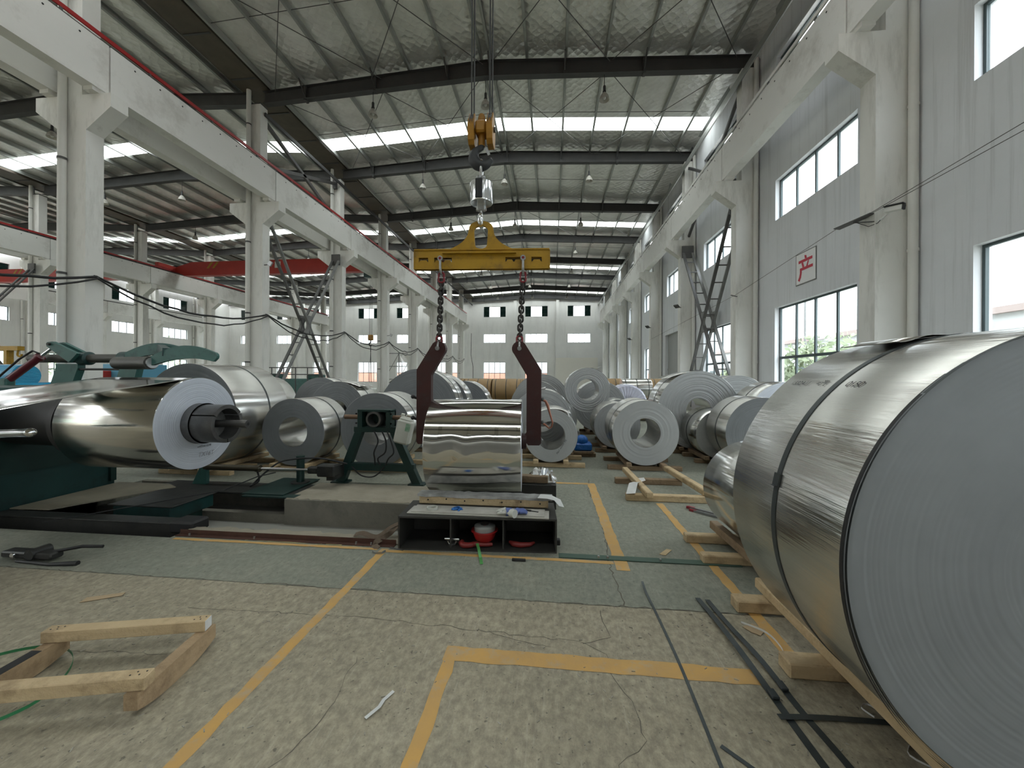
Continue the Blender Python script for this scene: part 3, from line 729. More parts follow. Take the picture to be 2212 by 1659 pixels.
# skid under the huge coil and the bright one behind it
r = thing('timber_skid', 'long pale timber skid under the huge strapped coil', 'skid', (1.9, 1.4, 0))
for y in (1.52, 2.25, 2.83): MB().cbox(1.27, 2.5, y - .055, y + .055, 0, .082, .008).build('bearer', m_wood, r)
for s_ in (-1, 1): MB().cbox(1.89 + s_*.365 - .045, 1.89 + s_*.365 + .045, 1.38, 2.98 if s_ < 0 else 2.7, .083, .156, .008).build('runner', m_wood, r)
r.children[0].name; MB().prism([(1.5,.083),(1.55,.083),(1.52,.14)], 2.21, 2.31).build('chock', m_wood, r)
r = thing('timber_skid', 'timber skid under the small mirror bright coil, jutting toward the aisle', 'skid', (1.95, 3.04, 0))
for y in (3.52, 3.95): MB().cbox(1.31, 2.5, y - .045, y + .045, 0, .078, .008).build('bearer', m_wood, r)
for s_ in (-1, 1): MB().bar((1.95 + s_*.27, 3.05, .118), (1.95 + s_*.30, 4.12, .118), .08, .076, c=.006).build('runner', m_wood_d, r)
# empty skid beyond the aisle lines
r = thing('timber_skid', 'empty timber skid lying open beside the yellow floor line', 'skid', (1.5, 5.7, 0))
MB().cbox(.98, 2.06, 5.16, 5.26, 0, .085, .008).build('bearer', m_wood, r); MB().cbox(.97, 1.95, 5.98, 6.08, 0, .085, .008).build('bearer', m_wood_d, r)
MB().bar((1.24, 5.02, .125), (1.19, 6.42, .125), .09, .075, c=.01).build('runner', m_wood, r); MB().bar((2.0, 5.2, .13), (1.88, 6.55, .13), .1, .08, c=.012).build('runner', m_wood, r)
tag(MB().ribbon([(1.03, 5.15, .1), (1.12, 5.42, .17), (1.3, 5.75, .12), (1.33, 5.98, .1)], .12, .002, (1, -.5, .2)).build('paper_offcut', m_paper), 'white paper strip draped over the empty timber skid', 'paper')
# foreground skid on the left
def nails(root, p, q, z, k=4):
    for t_ in (.05, .09, .93, .97):
        for s_ in (-.012, .012):
            x, y = p[0] + (q[0]-p[0])*t_ + s_*.6, p[1] + (q[1]-p[1])*t_ + s_; MB().cyl((x, y, z), (x, y, z + .0015), .004, 6).build('nail', m_black, root)
r = thing('timber_skid', 'pale empty timber skid on bare concrete with curved bearers and green strap', 'skid', (-2.2, 1.85, 0))
MB().bar((-2.815, 1.878, .148), (-2.006, 2.07, .148), .066, .064, c=.004).build('runner', m_wood, r)
MB().bar((-2.86, 1.43, .148), (-1.91, 1.658, .148), .066, .064, c=.004).build('runner', m_wood, r)
def rocker(p, q, w, mat):
    p, q = Vector(p), Vector(q); d = q - p; L_ = d.length; d.normalize(); a = Vector((-d.y, d.x, 0)); vs = []; poly = []
    for i in range(13): t = i / 12; poly.append((L_ * t, .0 + .04 * abs(2*t - 1) ** 2.5))
    poly += [(L_, .1155), (0, .1155)]
    m = MB().prism(poly, -w/2, w/2); return MB().add([p + d * v[0] + a * v[1] + Vector((0, 0, v[2])) for v in m.v], m.f)
rocker((-1.945, 1.6, 0), (-2.03, 2.11, 0), .062, m_wood).build('bearer', m_wood_m, r); MB().bar((-2.0055, 2.0703, .148), (-2.004, 2.0707, .148), .06, .058).build('painted_end', m_paper, r)
rocker((-2.72, 1.42, 0), (-2.77, 1.93, 0), .062, m_wood).build('bearer', m_wood_m, r)
MB().bar((-2.735, 1.58, .1165), (-2.755, 1.8, .1165), .056, .002).build('dark_patch', m_black, r)
nails(r, (-2.815, 1.878), (-2.006, 2.07), .18); nails(r, (-2.86, 1.43), (-1.91, 1.658), .18)
pts = []
for i in range(60):
    t = i / 59; a = 3.6 - 6.0 * t; pts.append((-2.78 + .36 * math.cos(a) * (1 + .15*t) - .1, 1.62 + .33 * math.sin(a), .012 + .05 * abs(math.sin(a * 1.3)) * t))
tag(MB().ribbon(pts, .016, .001).build('green_strap', m_greenpet), 'curled green plastic strap lying through the empty skid on bare concrete', 'strap')

# kraft wrapped rolls far down the hall
def roll(x, y, z, r_, L_, lab, grp, mat):
    t = thing('wrapped_roll', lab, 'roll', (x, y, z - r_), 0, grp)
    MB().lathe([(.05, 0), (r_ - .02, 0), (r_, .02), (r_, L_ - .02), (r_ - .02, L_), (.05, L_)], 28, (x, y, z), 'X').build('wrapping', mat, t, SM)
    for q in (.12, .5, .88): MB().lathe([(r_ + .002, L_*q - .012), (r_ + .002, L_*q + .012)], 28, (x, y, z), 'X').build('strap', m_strap, t, SM)
    for e in (-.002, L_ + .002): MB().lathe([(.0, e), (.06, e)], 16, (x, y, z), 'X').build('core_plug', m_black, t)
rr = random.Random(5)
for j, y in enumerate((13.6, 14.7, 15.8, 17.0, 18.4)):
    for lv in (0, 1):
        x = -4.3 + rr.uniform(-.1, .2)
        while x < -1.2:
            L_ = rr.uniform(.75, 1.25); r_ = .39
            if not (lv == 1 and j == 0 and x < -2.8): roll(x, y + (.0 if lv == 0 else .05), r_ + lv * .79, r_, L_, 'brown kraft paper wrapped roll in the two-high stack down the hall', 'kraft wrapped rolls stacked down the hall', m_kraft)
            x += L_ + .06
m_plast = M('lilac_plastic_wrap', (.55,.55,.68), .35, var=(.7,.7,.8), vs=5)
t = thing('wrapped_coil', 'coil bagged in pleated lilac plastic film near the window wall', 'coil', (2.55, 13.4, 0))
vs = []; k = 64
for rr_, yy in ((.18, .0), (.3, -.03), (.62, -.02), (.68, .1), (.68, .7)):
    for i in range(k): a = 2*PI*i/k; q = rr_ + .012 * (i % 2); vs.append((2.55 + q*math.sin(a), 13.4 + yy + .012*(i % 2), .72 + q*math.cos(a)))
MB().add(vs, [(j*k+i, j*k+(i+1) % k, j*k+k+(i+1) % k, j*k+k+i) for j in range(4) for i in range(k)]).build('plastic_film', m_plast, t)
MB().box(2.1, 3.0, 13.4, 14.1, 0, .06).build('base_board', m_wood_d, t)
for i, (x, y) in enumerate(((2.6, 15.2), (3.6, 16.6), (2.2, 17.6))):
    roll(x, y, .4, .4, 1.1, 'paper wrapped roll on the floor beside the window wall', 'paper rolls by the window wall', M('pale_wrap', (.5,.42,.3), .5))
    roll(x + .05, y, 1.202, .4, 1.1, 'paper wrapped roll stacked two high beside the window wall', 'upper paper rolls by the window wall', m_kraft if i else m_al)
# small pump set wrapped in blue film between the coils, on a timber block
t = thing('blue_wrapped_motor', 'small pump set wrapped in bright blue film between two open bore coils', 'motor', (.62, 8.0, 0))
m_bluef = M('blue_film', (.01,.11,.42), .25, var=(.02,.18,.6), vs=9, bump=.8, bs=14)
MB().sphere((.62, 8.05, .32), .13, 8, (1.0, 1, .9)).build('film_top', m_bluef, t, 1.2); MB().cbox(.45, .82, 7.92, 8.25, .12, .28, .03).build('film_base', m_bluef, t)
MB().cbox(.4, .9, 7.95, 8.05, 0, .07, .008).cbox(.4, .9, 8.15, 8.25, 0, .07, .008).cbox(.45, .85, 7.9, 8.3, .07, .12, .008).build('timber_base', m_wood_d, t)
# ================================================================== HOIST AND LIFTED COIL
HX, HY = -.81, 4.33
m_yel = M('yellow_crane_paint', (.46,.26,.008), .5, var=(.35,.19,.007), vs=4, stain=(.16,.09,.02), ss=7, bump=.1, bs=40)
m_yel_o = M('orange_block_paint', (.42,.20,.015), .5, var=(.26,.12,.015), vs=5)
m_maroon = M('maroon_arm_paint', (.045,.007,.006), .5, var=(.03,.006,.005), vs=4, stain=(.03,.02,.02), ss=6)
m_chrome = M('chromed_steel', (.78,.79,.8), .12, 1.0)
m_shackle = M('shackle_steel', (.45,.46,.46), .35, .9, var=(.34,.34,.34), vs=20)
m_chain = M('black_chain', (.035,.033,.032), .45, .7, var=(.08,.07,.065), vs=20)
m_hammer = M('maroon_connector', (.22,.012,.02), .4)
m_rope = M('wire_rope', (.08,.08,.08), .5, .6, bump=.6, bs=150)
m_hook = M('black_hook', (.022,.024,.027), .5, var=(.035,.037,.04), vs=6)
# overhead bridge crane that carries the hook (above the frame)
t = thing('bridge_crane', 'red overhead bridge crane above the lifted coil', 'crane', (-2.6, HY, 10.2))
for y in (HY - .75, HY + .75): MB().box(-11.2, 5.95, y - .13, y + .13, 10.7, 11.3).build('girder', m_red, t)
for x in (-11.5, 6.3): MB().box(x - .15, x + .15, HY - 1.6, HY + 1.6, 10.34, 10.7).build('end_truck', m_red, t); [MB().cyl((x - .05, HY + q, 10.32), (x + .05, HY + q, 10.32), .1, 16).build('wheel', m_steel, t) for q in (-1.3, 1.3)]
tr = MB().box(HX - .7, HX + .7, HY - .95, HY + .95, 11.31, 11.5).build('trolley', m_yel_o, t)
MB().cyl((HX - .5, HY, 11.75), (HX + .5, HY, 11.75), .25, 24).build('rope_drum', m_steel, tr, SM)
# hook block
b = thing('hook_block', 'orange crane hook block with black hook hanging on wire ropes', 'hook', (HX, HY, 4.1))
for x, dx in ((HX - .105, -.012), (HX + .105, .012)):
    for q in (-.012, .016):
        MB().cyl((x + q, HY, 4.5), (x + q * 1.5, HY, 11.55), .009, 8).build('wire_rope', m_rope, b, SM)
    poly = [(HY - .1, 4.27), (HY - .06, 4.23), (HY + .06, 4.23), (HY + .1, 4.27), (HY + .125, 4.42), (HY + .1, 4.5), (HY - .1, 4.5), (HY - .125, 4.42)]
    MB().prism(poly, x - .034, x + .034, 'YZ').build('sheave_guard', m_yel_o, b)
    poly = [(HY - .08, 4.5), (HY + .08, 4.5), (HY + .03, 4.6), (HY - .03, 4.6)]
    MB().prism(poly, x - .034, x - .02, 'YZ').prism(poly, x + .02, x + .034, 'YZ').build('guard_cheek', m_yel_o, b)
    MB().lathe([(.02, -.018), (.11, -.018), (.12, -.016), (.1, -.005), (.1, .005), (.12, .016), (.11, .018), (.02, .018)], 32, (x, HY, 4.47), 'X').build('sheave', m_steel, b, SM)
MB().cyl((HX - .16, HY, 4.42), (HX + .16, HY, 4.42), .03, 16).build('sheave_pin', m_steel, b, SM)
MB().cbox(HX - .062, HX + .062, HY - .09, HY + .09, 4.36, 4.5, .02).lathe([(.05, 4.5), (.04, 4.57), (.03, 4.6), (0, 4.6)], 20, (HX, HY, 0)).build('crosshead', m_yel_o, b, SM)
MB().cyl((HX, HY, 4.24), (HX, HY, 4.37), .038, 20).build('shank', m_yel_o, b, SM)
def hook_pts(cx, cy, cz, R, a0, a1, n=28, pl='X'):
    out = []
    for i in range(n + 1):
        a = math.radians(a0 + (a1 - a0) * i / n); u, z = R * math.cos(a), R * math.sin(a)
        out.append((cx + u, cy, cz + z) if pl == 'X' else (cx, cy + u, cz + z))
    return out
pts = [(HX, HY, 4.26), (HX - .005, HY, 4.225)] + hook_pts(HX + .01, HY, 4.12, .1, 120, 352, 30)
rad = [.036, .036] + [.036 + .03 * math.sin(PI * min(1, i / 30 * 1.12)) for i in range(29)] + [.02, .008]
rad = rad[:len(pts)]
MB().tube(pts, rad, 16).build('hook', m_hook, b, SM)
MB().bar((HX + .045, HY, 4.225), (HX + .088, HY, 4.14), .03, .006, (0, 1, 0)).build('safety_latch', m_shackle, [q for q in b.children if q.name.split('.')[0] == 'hook'][0])
# crane scale
s = thing('crane_scale', 'chromed drum crane scale hanging from the black hook', 'scale', (HX, HY, 3.5))
pts = [(HX, HY - .035, 3.86), (HX, HY - .035, 4.04)] + [(HX, HY - .035*math.cos(a), 4.04 + .035*math.sin(a)) for a in [PI*i/8 for i in range(1, 8)]] + [(HX, HY + .035, 4.04), (HX, HY + .035, 3.86)]
MB().tube(pts, .017, 12).build('top_shackle', m_chrome, s, SM)
MB().cyl((HX, HY - .075, 3.862), (HX, HY + .075, 3.862), .014, 12).sphere((HX - .03, HY - .05, 3.862), .024, 8).sphere((HX + .03, HY - .05, 3.862), .024, 8).cyl((HX, HY, 3.8), (HX, HY, 3.87), .025, 12).build('shackle_pin', m_shackle, s, SM)
MB().lathe([(0, 3.82), (.11, 3.82), (.13, 3.81), (.13, 3.60), (.125, 3.588), (.05, 3.585), (0, 3.585)], 48, (HX, HY, 0)).build('drum', m_chrome, s, SM)
MB().cbox(HX - .045, HX + .035, HY - .137, HY - .1, 3.60, 3.815, .006).build('display_panel', m_black, s)
MB().cbox(HX - .05, HX + .05, HY - .03, HY + .03, 3.5, 3.6, .012).cyl((HX - .058, HY, 3.52), (HX + .058, HY, 3.52), .018, 12).build('swivel', m_shackle, s, SM)
pts = [(HX, HY, 3.52), (HX, HY, 3.47)] + hook_pts(HX, HY + .0, 3.395, .065, 110, 340, 22, 'Y')
MB().tube(pts, [.02, .02] + [.02 + .012*math.sin(PI*i/22) for i in range(20)] + [.014, .008, .004], 12).build('swivel_hook', m_chrome, s, SM)
# spreader beam
sb = thing('spreader_beam', 'yellow steel spreader beam with lug and toothed slots', 'beam', (HX, HY, 2.83))
X0, X1, ZL, ZH = -1.57, -.035, 2.835, 3.045
def slotted(y0, y1):
    # plate with toothed slots: vertical strips between slots
    mb = MB(); slots = [(-1.52, -1.41), (-1.34, -1.14), (-.53, -.34), (-.235, -.12)]; za, zb_ = 2.925, 2.965
    xs = [X0] + [q for s_ in slots for q in s_] + [X1]
    for i in range(0, len(xs), 2): mb.box(xs[i], xs[i+1], y0, y1, ZL, ZH)
    for a, b_ in slots:
        mb.box(a, b_, y0, y1, zb_, ZH); k = max(1, round((b_ - a) / .1)); poly = [(a, ZL), (b_, ZL), (b_, za - .015)]
        for j in range(k - 1, -1, -1):
            x_ = a + (b_ - a) * (j + .5) / k; h = (b_ - a) / k / 2
            poly += [(x_ + h*.9, za - .012), (x_ + h*.6, za + .012), (x_ - h*.55, za + .012), (x_ - h*.85, za - .012)]
        poly += [(a, za - .012)]
        mb.prism(poly, y0, y1)
    return mb
slotted(HY - .036, HY - .022).build('web_plate', m_yel, sb); slotted(HY + .022, HY + .036).build('web_plate', m_yel, sb)
MB().box(X0, X1, HY - .05, HY + .05, ZH, ZH + .014).build('top_flange', m_yel, sb)
for x in (X0, X1): MB().box(x - .008, x + .008, HY - .036, HY + .036, ZL, ZH).build('end_plate', m_yel, sb)
# lug with eye
out = []; hol = []
for t_ in range(25):
    u = t_ / 24
    out.append((u, None))
def lugx(z):  # half width of the lug at height above the beam
    h = (z - ZH) / .33
    return .072 + .30 * max(0, 1 - h) ** 3.2 if h < .62 else None
pr = []
nz = 14
for i in range(nz + 1):
    h = i / nz * .75; z = ZH + .34 * h; tb = ((0,.43),(.05,.37),(.1,.325),(.2,.26),(.3,.212),(.42,.175),(.55,.15),(.75,.137)); k_ = next(q for q in range(7) if h <= tb[q+1][0] + 1e-6); f_ = (h - tb[k_][0]) / (tb[k_+1][0] - tb[k_][0]); pr.append((tb[k_][1] + (tb[k_+1][1] - tb[k_][1]) * f_, z))
topc = ZH + .34 * .75; rt = pr[-1][0]
for i in range(1, 9):
    a = PI / 2 * i / 8; pr.append((rt * math.cos(a), topc + .085 * math.sin(a)))
hp = []
for i in range(nz + 9):
    z = pr[i][1]; 
    t_ = (z - (ZH + .018)) / .27
    if t_ <= 0 or t_ >= 1: hp.append(None)
    else:
        base = .066 + .018 * t_; 
        e = 1.0
        if t_ < .18: e = math.sqrt(max(0, 1 - (1 - t_ / .18) ** 2))
        if t_ > .75: e = math.sqrt(max(0, 1 - ((t_ - .75) / .25) ** 2))
        hp.append(base * e)
lug = MB()
for y0, y1 in ((HY - .02, HY + .02),):
    for i in range(len(pr) - 1):
        (a, za), (c_, zc) = pr[i], pr[i+1]; h0, h1 = hp[i] or 0, hp[i+1] or 0
        for s_ in (-1, 1):
            q = [(HX + s_*h0, za), (HX + s_*a, za), (HX + s_*c_, zc), (HX + s_*h1, zc)]
            if h0 == h1 == 0 and c_ < 1e-3: q = q[:3]
            lug.prism(q if s_ > 0 else q[::-1], y0, y1)
lug.build('lifting_lug', m_yel, sb)
MB().box(HX - .43, HX + .40, HY - .085, HY - .037, ZH - .045, ZH - .03).box(HX - .43, HX + .40, HY + .037, HY + .085, ZH - .045, ZH - .03).build('stiffener_rib', m_yel, sb)
# shackles, connectors, chains, arms
def link_pts(c, L_, W, vertical_plane):
    out = []; r_ = W / 2
    for i in range(8): a = PI * i / 7; out.append((r_ * math.cos(a), L_/2 - r_ + r_ * math.sin(a)))
    for i in range(8): a = PI + PI * i / 7; out.append((r_ * math.cos(a), -L_/2 + r_ + r_ * math.sin(a)))
    return [(c[0] + u, c[1], c[2] + v) if vertical_plane == 'X' else (c[0], c[1] + u, c[2] + v) for u, v in out]
for side, (xt, xb_, lab) in enumerate(((-1.265, -1.288, 'left'), (-.33, -.366, 'right'))):
    nm = 'black link chain holding the %s' % ('maroon grab beside the green stand' if side == 0 else 'maroon grab with the copper tube handle')
    sh = thing('bow_shackle', 'steel bow shackle in the yellow beam above the %s' % ('grab beside the green stand' if side == 0 else 'grab with copper handle'), 'shackle', (xt, HY, 2.79), 0)
    MB().cyl((xt, HY - .085, 2.945), (xt, HY + .085, 2.945), .015, 12).build('pin', m_hammer, sh, SM); MB().cyl((xt, HY - .082, 2.945), (xt, HY - .05, 2.945), .03, 16).cyl((xt, HY + .05, 2.945), (xt, HY + .082, 2.945), .03, 16).build('bow_eye', m_shackle, sh, SM)
    pts = [(xt, HY - .066, 2.945), (xt, HY - .066, 2.86)] + [(xt, HY - .066*math.cos(a), 2.86 - .075*math.sin(a)) for a in [PI*i/12 for i in range(1, 12)]] + [(xt, HY + .066, 2.86), (xt, HY + .066, 2.945)]
    MB().tube(pts, .014, 10).build('bow', m_shackle, sh, SM)
    ch = thing('lifting_chain', nm, 'chain', (xt, HY, 2.0))
    def connector(z, x):
        hl = []
        for dz, y_ in ((.026, 0), (-.026, 0)):
            s_ = 1 if dz > 0 else -1
            pts = [(x - .03, HY, z - .004*s_)] + [(x - .03*math.cos(a), HY, z + s_*(.03 + .028*math.sin(a))) for a in [PI*i/8 for i in range(0, 9)]] + [(x + .03, HY, z - .004*s_)]
            MB().tube(pts, .013, 10).build('connector_half', m_hammer, ch, SM)
        MB().cyl((x - .046, HY, z), (x + .046, HY, z), .011, 10).build('connector_pin', m_shackle, ch, SM)
    connector(2.745, xt); nL = 13; z0, z1 = 2.715, 2.04
    connector(2.02, xb_); 
    lproto = {}
    for i in range(nL):
        t_ = (i + .5) / nL; c = (xt + (xb_ - xt) * t_, HY, z0 + (z1 - z0) * t_); pl = 'X' if i % 2 == 0 else 'Y'
        if pl not in lproto:
            lproto[pl] = (MB().tube(link_pts(c, .082, .048, pl), .0115, 8, closed=True).build('chain_link', m_chain, ch, SM), c)
        else:
            o, c0 = lproto[pl]; d_ = o.copy(); COL.objects.link(d_); d_.parent = ch; d_.location = Vector(c) - Vector(c0)
    # arm
    sg = -1 if side == 0 else 1
    arm = thing('coil_grab', 'maroon cranked steel coil grab %s' % ('on the green stand side of the lifted coil' if side == 0 else 'with a copper tube handle, on the aisle side'), 'grab', (xb_, HY, .84))
    xo = -1.533 if side == 0 else -.118; xi = xo - sg * .165
    cx_, cz_ = xb_, 1.93
    poly = []
    for i in range(9):
        a = math.radians(52 + 180 * i / 8) if sg < 0 else math.radians(128 - 180 * i / 8)
        poly.append((cx_ - sg * .0 + .085 * math.cos(a) , cz_ + .085 * math.sin(a)))
    # left arm: order goes from inner/top over to outer side, then down the outside, back up the inside
    dirs = Vector((sg * .70, -.714))
    outer = [(xo, 1.69), (xo, .87), (xo - sg*.02, .845)]
    inner = [(xi + sg*.02, .845), (xi, .87), (xi, 1.63)]
    arc = [(cx_ + .085*math.cos(a), cz_ + .085*math.sin(a)) for a in [math.radians((-45 if sg < 0 else 225) + (180 if sg < 0 else -180) * i / 10) for i in range(11)]]
    # arc runs from the inner tangent over the top to the outer tangent
    poly = arc + outer + inner
    if sg < 0: poly = poly
    MB().prism(poly, HY - .05, HY + .05).build('arm_plate', m_maroon, arm)
    MB().cyl((xi, HY, .885), (xi - sg * .16, HY, .885), .09, 24).build('bore_pin', m_maroon, arm, SM)
    MB().lathe([(.055, -.052), (.055, -.05), (.075, -.05), (.075, -.055), (.055, -.055)], 24, (xi + sg*.06, HY, .95), 'Y').build('boss_ring', m_maroon, arm, SM)
    pts = [(xb_, HY - .075, cz_)] + [(xb_, HY - .075*math.cos(a), cz_ + .02 + .06*math.sin(a)) for a in [PI*i/10 for i in range(11)]] + [(xb_, HY + .075, cz_)]
    MB().tube(pts, .012, 8).cyl((xb_, HY - .095, cz_), (xb_, HY + .095, cz_), .013, 12).cyl((xb_, HY - .1, cz_), (xb_, HY - .07, cz_), .024, 14).build('arm_shackle', m_shackle, arm, SM)
    if side == 1:
        m_cu = M('copper_tube', (.35,.15,.1), .4, .6)
        MB().tube([(xo, HY, 1.36), (xo + .05, HY, 1.34), (xo + .075, HY, 1.29), (xo + .10, HY, 1.2), (xo + .13, HY, 1.1), (xo + .12, HY, 1.05), (xo + .09, HY, 1.035), (xo + .05, HY, 1.07), (xo, HY, 1.1)], [.014,.014,.018,.011,.01,.01,.01,.012,.013], 10).build('handle', m_cu, arm, SM)
        for z in (1.36, 1.1): MB().sphere((xo + .015, HY, z), .022, 8).build('handle_ferrule', m_steel, arm, SM)
    else:
        for z in (1.36, 1.12): MB().cyl((xo - .05, HY - .02, z + .02), (xo, HY, z), .016, 10).sphere((xo - .05, HY - .02, z + .02), .024, 8).build('hose_nipple', m_black, arm, SM)
# lifted coil, axis across the hall
lc = coil(-1.335, HY, .325, .515, 1.0, 'polished aluminium coil held by the maroon lifting arms', .15, m_mirror, m_edge_b, None, (), .001, 60, None, rz=-PI/2, n=160)
m_tapec = glass('clear_tape', (.93,.93,.92), .03)
R = .515
vs = []; na, ny_ = 14, 60
for i in range(na + 1):
    for j in range(ny_ + 1):
        u, v = i / na, j / ny_; edge = 97 + 2.5 * math.sin(v * 9) + 1.5 * math.sin(v * 23 + 1)
        a = math.radians(52 + (edge - 52) * u); rr_ = R + .0015 + (.034 * abs(math.sin(v * 8.5 + .6)) + .006 * (1 + math.sin(v * 21))) * max(0, u - .35) ** 1.6
        vs.append((rr_ * math.sin(a), .004 + .992 * v, R + rr_ * math.cos(a)))
MB().add(vs, [(i*(ny_+1)+j, i*(ny_+1)+j+1, (i+1)*(ny_+1)+j+1, (i+1)*(ny_+1)+j) for i in range(na) for j in range(ny_)]).build('loose_wrap_end', m_mirror, lc, 2.0, True)
k = 8
for q in (.17, .47, .75, .97):
    vs = []
    for i in range(k + 1):
        a = math.radians(60 + 22 * i / k)
        for y in (q - .02, q + .02): vs.append(((R + .003) * math.sin(a), y, R + (R + .002) * math.cos(a)))
    MB().add(vs, [(2*i, 2*i+1, 2*i+3, 2*i+2) for i in range(k)]).build('clear_tape', m_tapec, lc, 1.0, True)

# the whole load hangs turned a few degrees about the rope axis
for o in [lc, sb] + [q for q in COL.objects if q.name.split('.')[0] in ('bow_shackle', 'lifting_chain', 'coil_grab') and q.parent is None]:
    d_ = Matrix.Rotation(.06, 3, 'Z') @ (o.location - Vector((HX, HY, 0))); o.location = Vector((HX, HY, 0)) + d_
    o.rotation_euler.z += .06
# ================================================================== UNWINDER (left), A-FRAME STAND, BENCH
m_teal = M('teal_machine_paint', (.012,.052,.048), .45, var=(.009,.038,.036), vs=3, stain=(.006,.016,.015), ss=4)
m_teal_l = M('teal_arm_paint', (.05,.15,.13), .5, var=(.04,.12,.105), vs=4, stain=(.02,.05,.045), ss=6)
m_green = M('dark_green_frame_paint', (.008,.034,.028), .45, var=(.006,.024,.02), vs=3)
m_grime = M('oily_steel', (.02,.021,.02), .5, .3, var=(.04,.039,.035), vs=5, bump=.2, bs=20)
m_tan = M('dusty_sheet', (.24,.21,.15), .8, var=(.18,.16,.12), vs=3)
m_darkroll = M('dark_rubber_roller', (.045,.042,.035), .45, var=(.06,.056,.046), vs=6)
m_cylred = M('maroon_cylinder', (.12,.014,.022), .35)
m_gun = M('gunmetal', (.08,.08,.08), .38, .7, var=(.16,.155,.15), vs=6)
UY, UZ = 3.95, 1.075
uc = coil(-5.1, UY, UZ - .512, .512, 1.15, 'mirror bright aluminium coil mounted on the teal unwinder mandrel', .225, m_mirror, m_edge_b, None, (), .0008, 70, None, rz=-PI/2, n=160)
m_ink2 = M('grey_marker', (.3,.3,.33), .7)
m4 = Matrix.Translation((-.08, 1.1545, .13)) @ Matrix.Rotation(PI, 4, 'Z') @ Matrix.Rotation(PI / 2, 4, 'X')
ink_text('TX16T', .07, uc, m4, 'handwriting', m_ink2)
m4 = Matrix.Translation((-.06, 1.1545, .235)) @ Matrix.Rotation(PI, 4, 'Z') @ Matrix.Rotation(PI / 2, 4, 'X')
ink_text('w65mx LL4t', .035, uc, m4, 'handwriting', m_ink)
# strip running off the coil
rowsv = []; rs = random.Random(2)
a0 = math.radians(8.9); ys = UY - .5125 * math.sin(a0); zs = UZ + .5135 * math.cos(a0)
NYs, NXs = 40, 24; vs = []
for j in range(NYs + 1):
    t = j / NYs; y = ys - 6.2 * t; z = zs - .1566 * (ys - y)
    for i in range(NXs + 1):
        u = i / NXs; vs.append((-5.095 + 1.14 * u, y, z + .010 * math.sin(3.1 * (ys - y) + 5 * u) * min(1, 4 * t) + .006 * math.sin(9 * u + 2 * y) * min(1, 4*t)))
st = tag(MB().add(vs, [(j*(NXs+1)+i, j*(NXs+1)+i+1, (j+1)*(NXs+1)+i+1, (j+1)*(NXs+1)+i) for j in range(NYs) for i in range(NXs)]).build('aluminium_strip', m_strip, None, 2.0), 'thin shiny aluminium strip running off the mandrel coil toward the left', 'strip')
md = st.modifiers.new('thick', 'SOLIDIFY'); md.thickness = .001
u = thing('unwinder', 'teal unwinding machine with mandrel, press roller arm and maroon cylinder', 'machine', (-6.6, 4.1, 0))
MB().cbox(-7.9, -6.3, 3.25, 4.97, 0, 1.46, .02).build('gearbox_housing', m_teal, u)
MB().box(-6.3, -6.27, 3.5, 4.7, .45, 1.3).build('housing_cover', m_green, u)
MB().box(-6.3, -6.26, 3.3, 3.36, .1, 1.4).box(-6.3, -6.26, 4.88, 4.95, .1, .36).build('corner_rib', m_green, u)
MB().lathe([(0, -5.25), (.42, -5.25), (.42, -5.31), (.3, -5.33), (.28, -6.3)], 48, (0, UY, UZ), 'X').build('brake_drum', m_black, u, SM)
# expanding mandrel nose: three pads round a shaft
MB().lathe([(.222, -5.2), (.222, -3.96), (.226, -3.9), (.226, -3.86)], 64, (0, UY, UZ), 'X').build('mandrel_collar', m_gun, u, SM)
for k in range(3):
    a_ = [math.radians(30 + 120 * k + 2 + 116 * i / 20) for i in range(21)]; vs = []
    for x in (-3.86, -3.6):
        for r0 in (.17, .212):
            for a in a_: vs.append((x, UY + r0 * math.cos(a), UZ + r0 * math.sin(a)))
    n_ = 21; fs = []
    for i in range(n_ - 1):
        fs += [(n_+i, n_+i+1, 3*n_+i+1, 3*n_+i), (i, 2*n_+i, 2*n_+i+1, i+1), (2*n_+i, 3*n_+i, 3*n_+i+1, 2*n_+i+1), (i, i+1, n_+i+1, n_+i)]
    fs += [(0, n_, 3*n_, 2*n_), (n_-1, 3*n_-1, 4*n_-1, 2*n_-1)]
    MB().add(vs, fs).build('mandrel_pad', m_gun, u, SM)
MB().lathe([(0, -3.78), (.17, -3.78)], 32, (0, UY, UZ), 'X').build('nose_plate', M('scuffed_steel', (.22,.22,.21), .5, .6, var=(.08,.08,.08), vs=9), u)
MB().cyl((-3.9, UY, UZ), (-3.36, UY, UZ), .042, 24).lathe([(.02, -3.355), (.042, -3.355), (.045, -3.36), (.045, -3.42)], 24, (0, UY, UZ), 'X').build('draw_shaft', m_gun, u, SM)
MB().lathe([(0, -3.352), (.018, -3.352)], 16, (0, UY, UZ), 'X').build('shaft_centre', m_black, u)
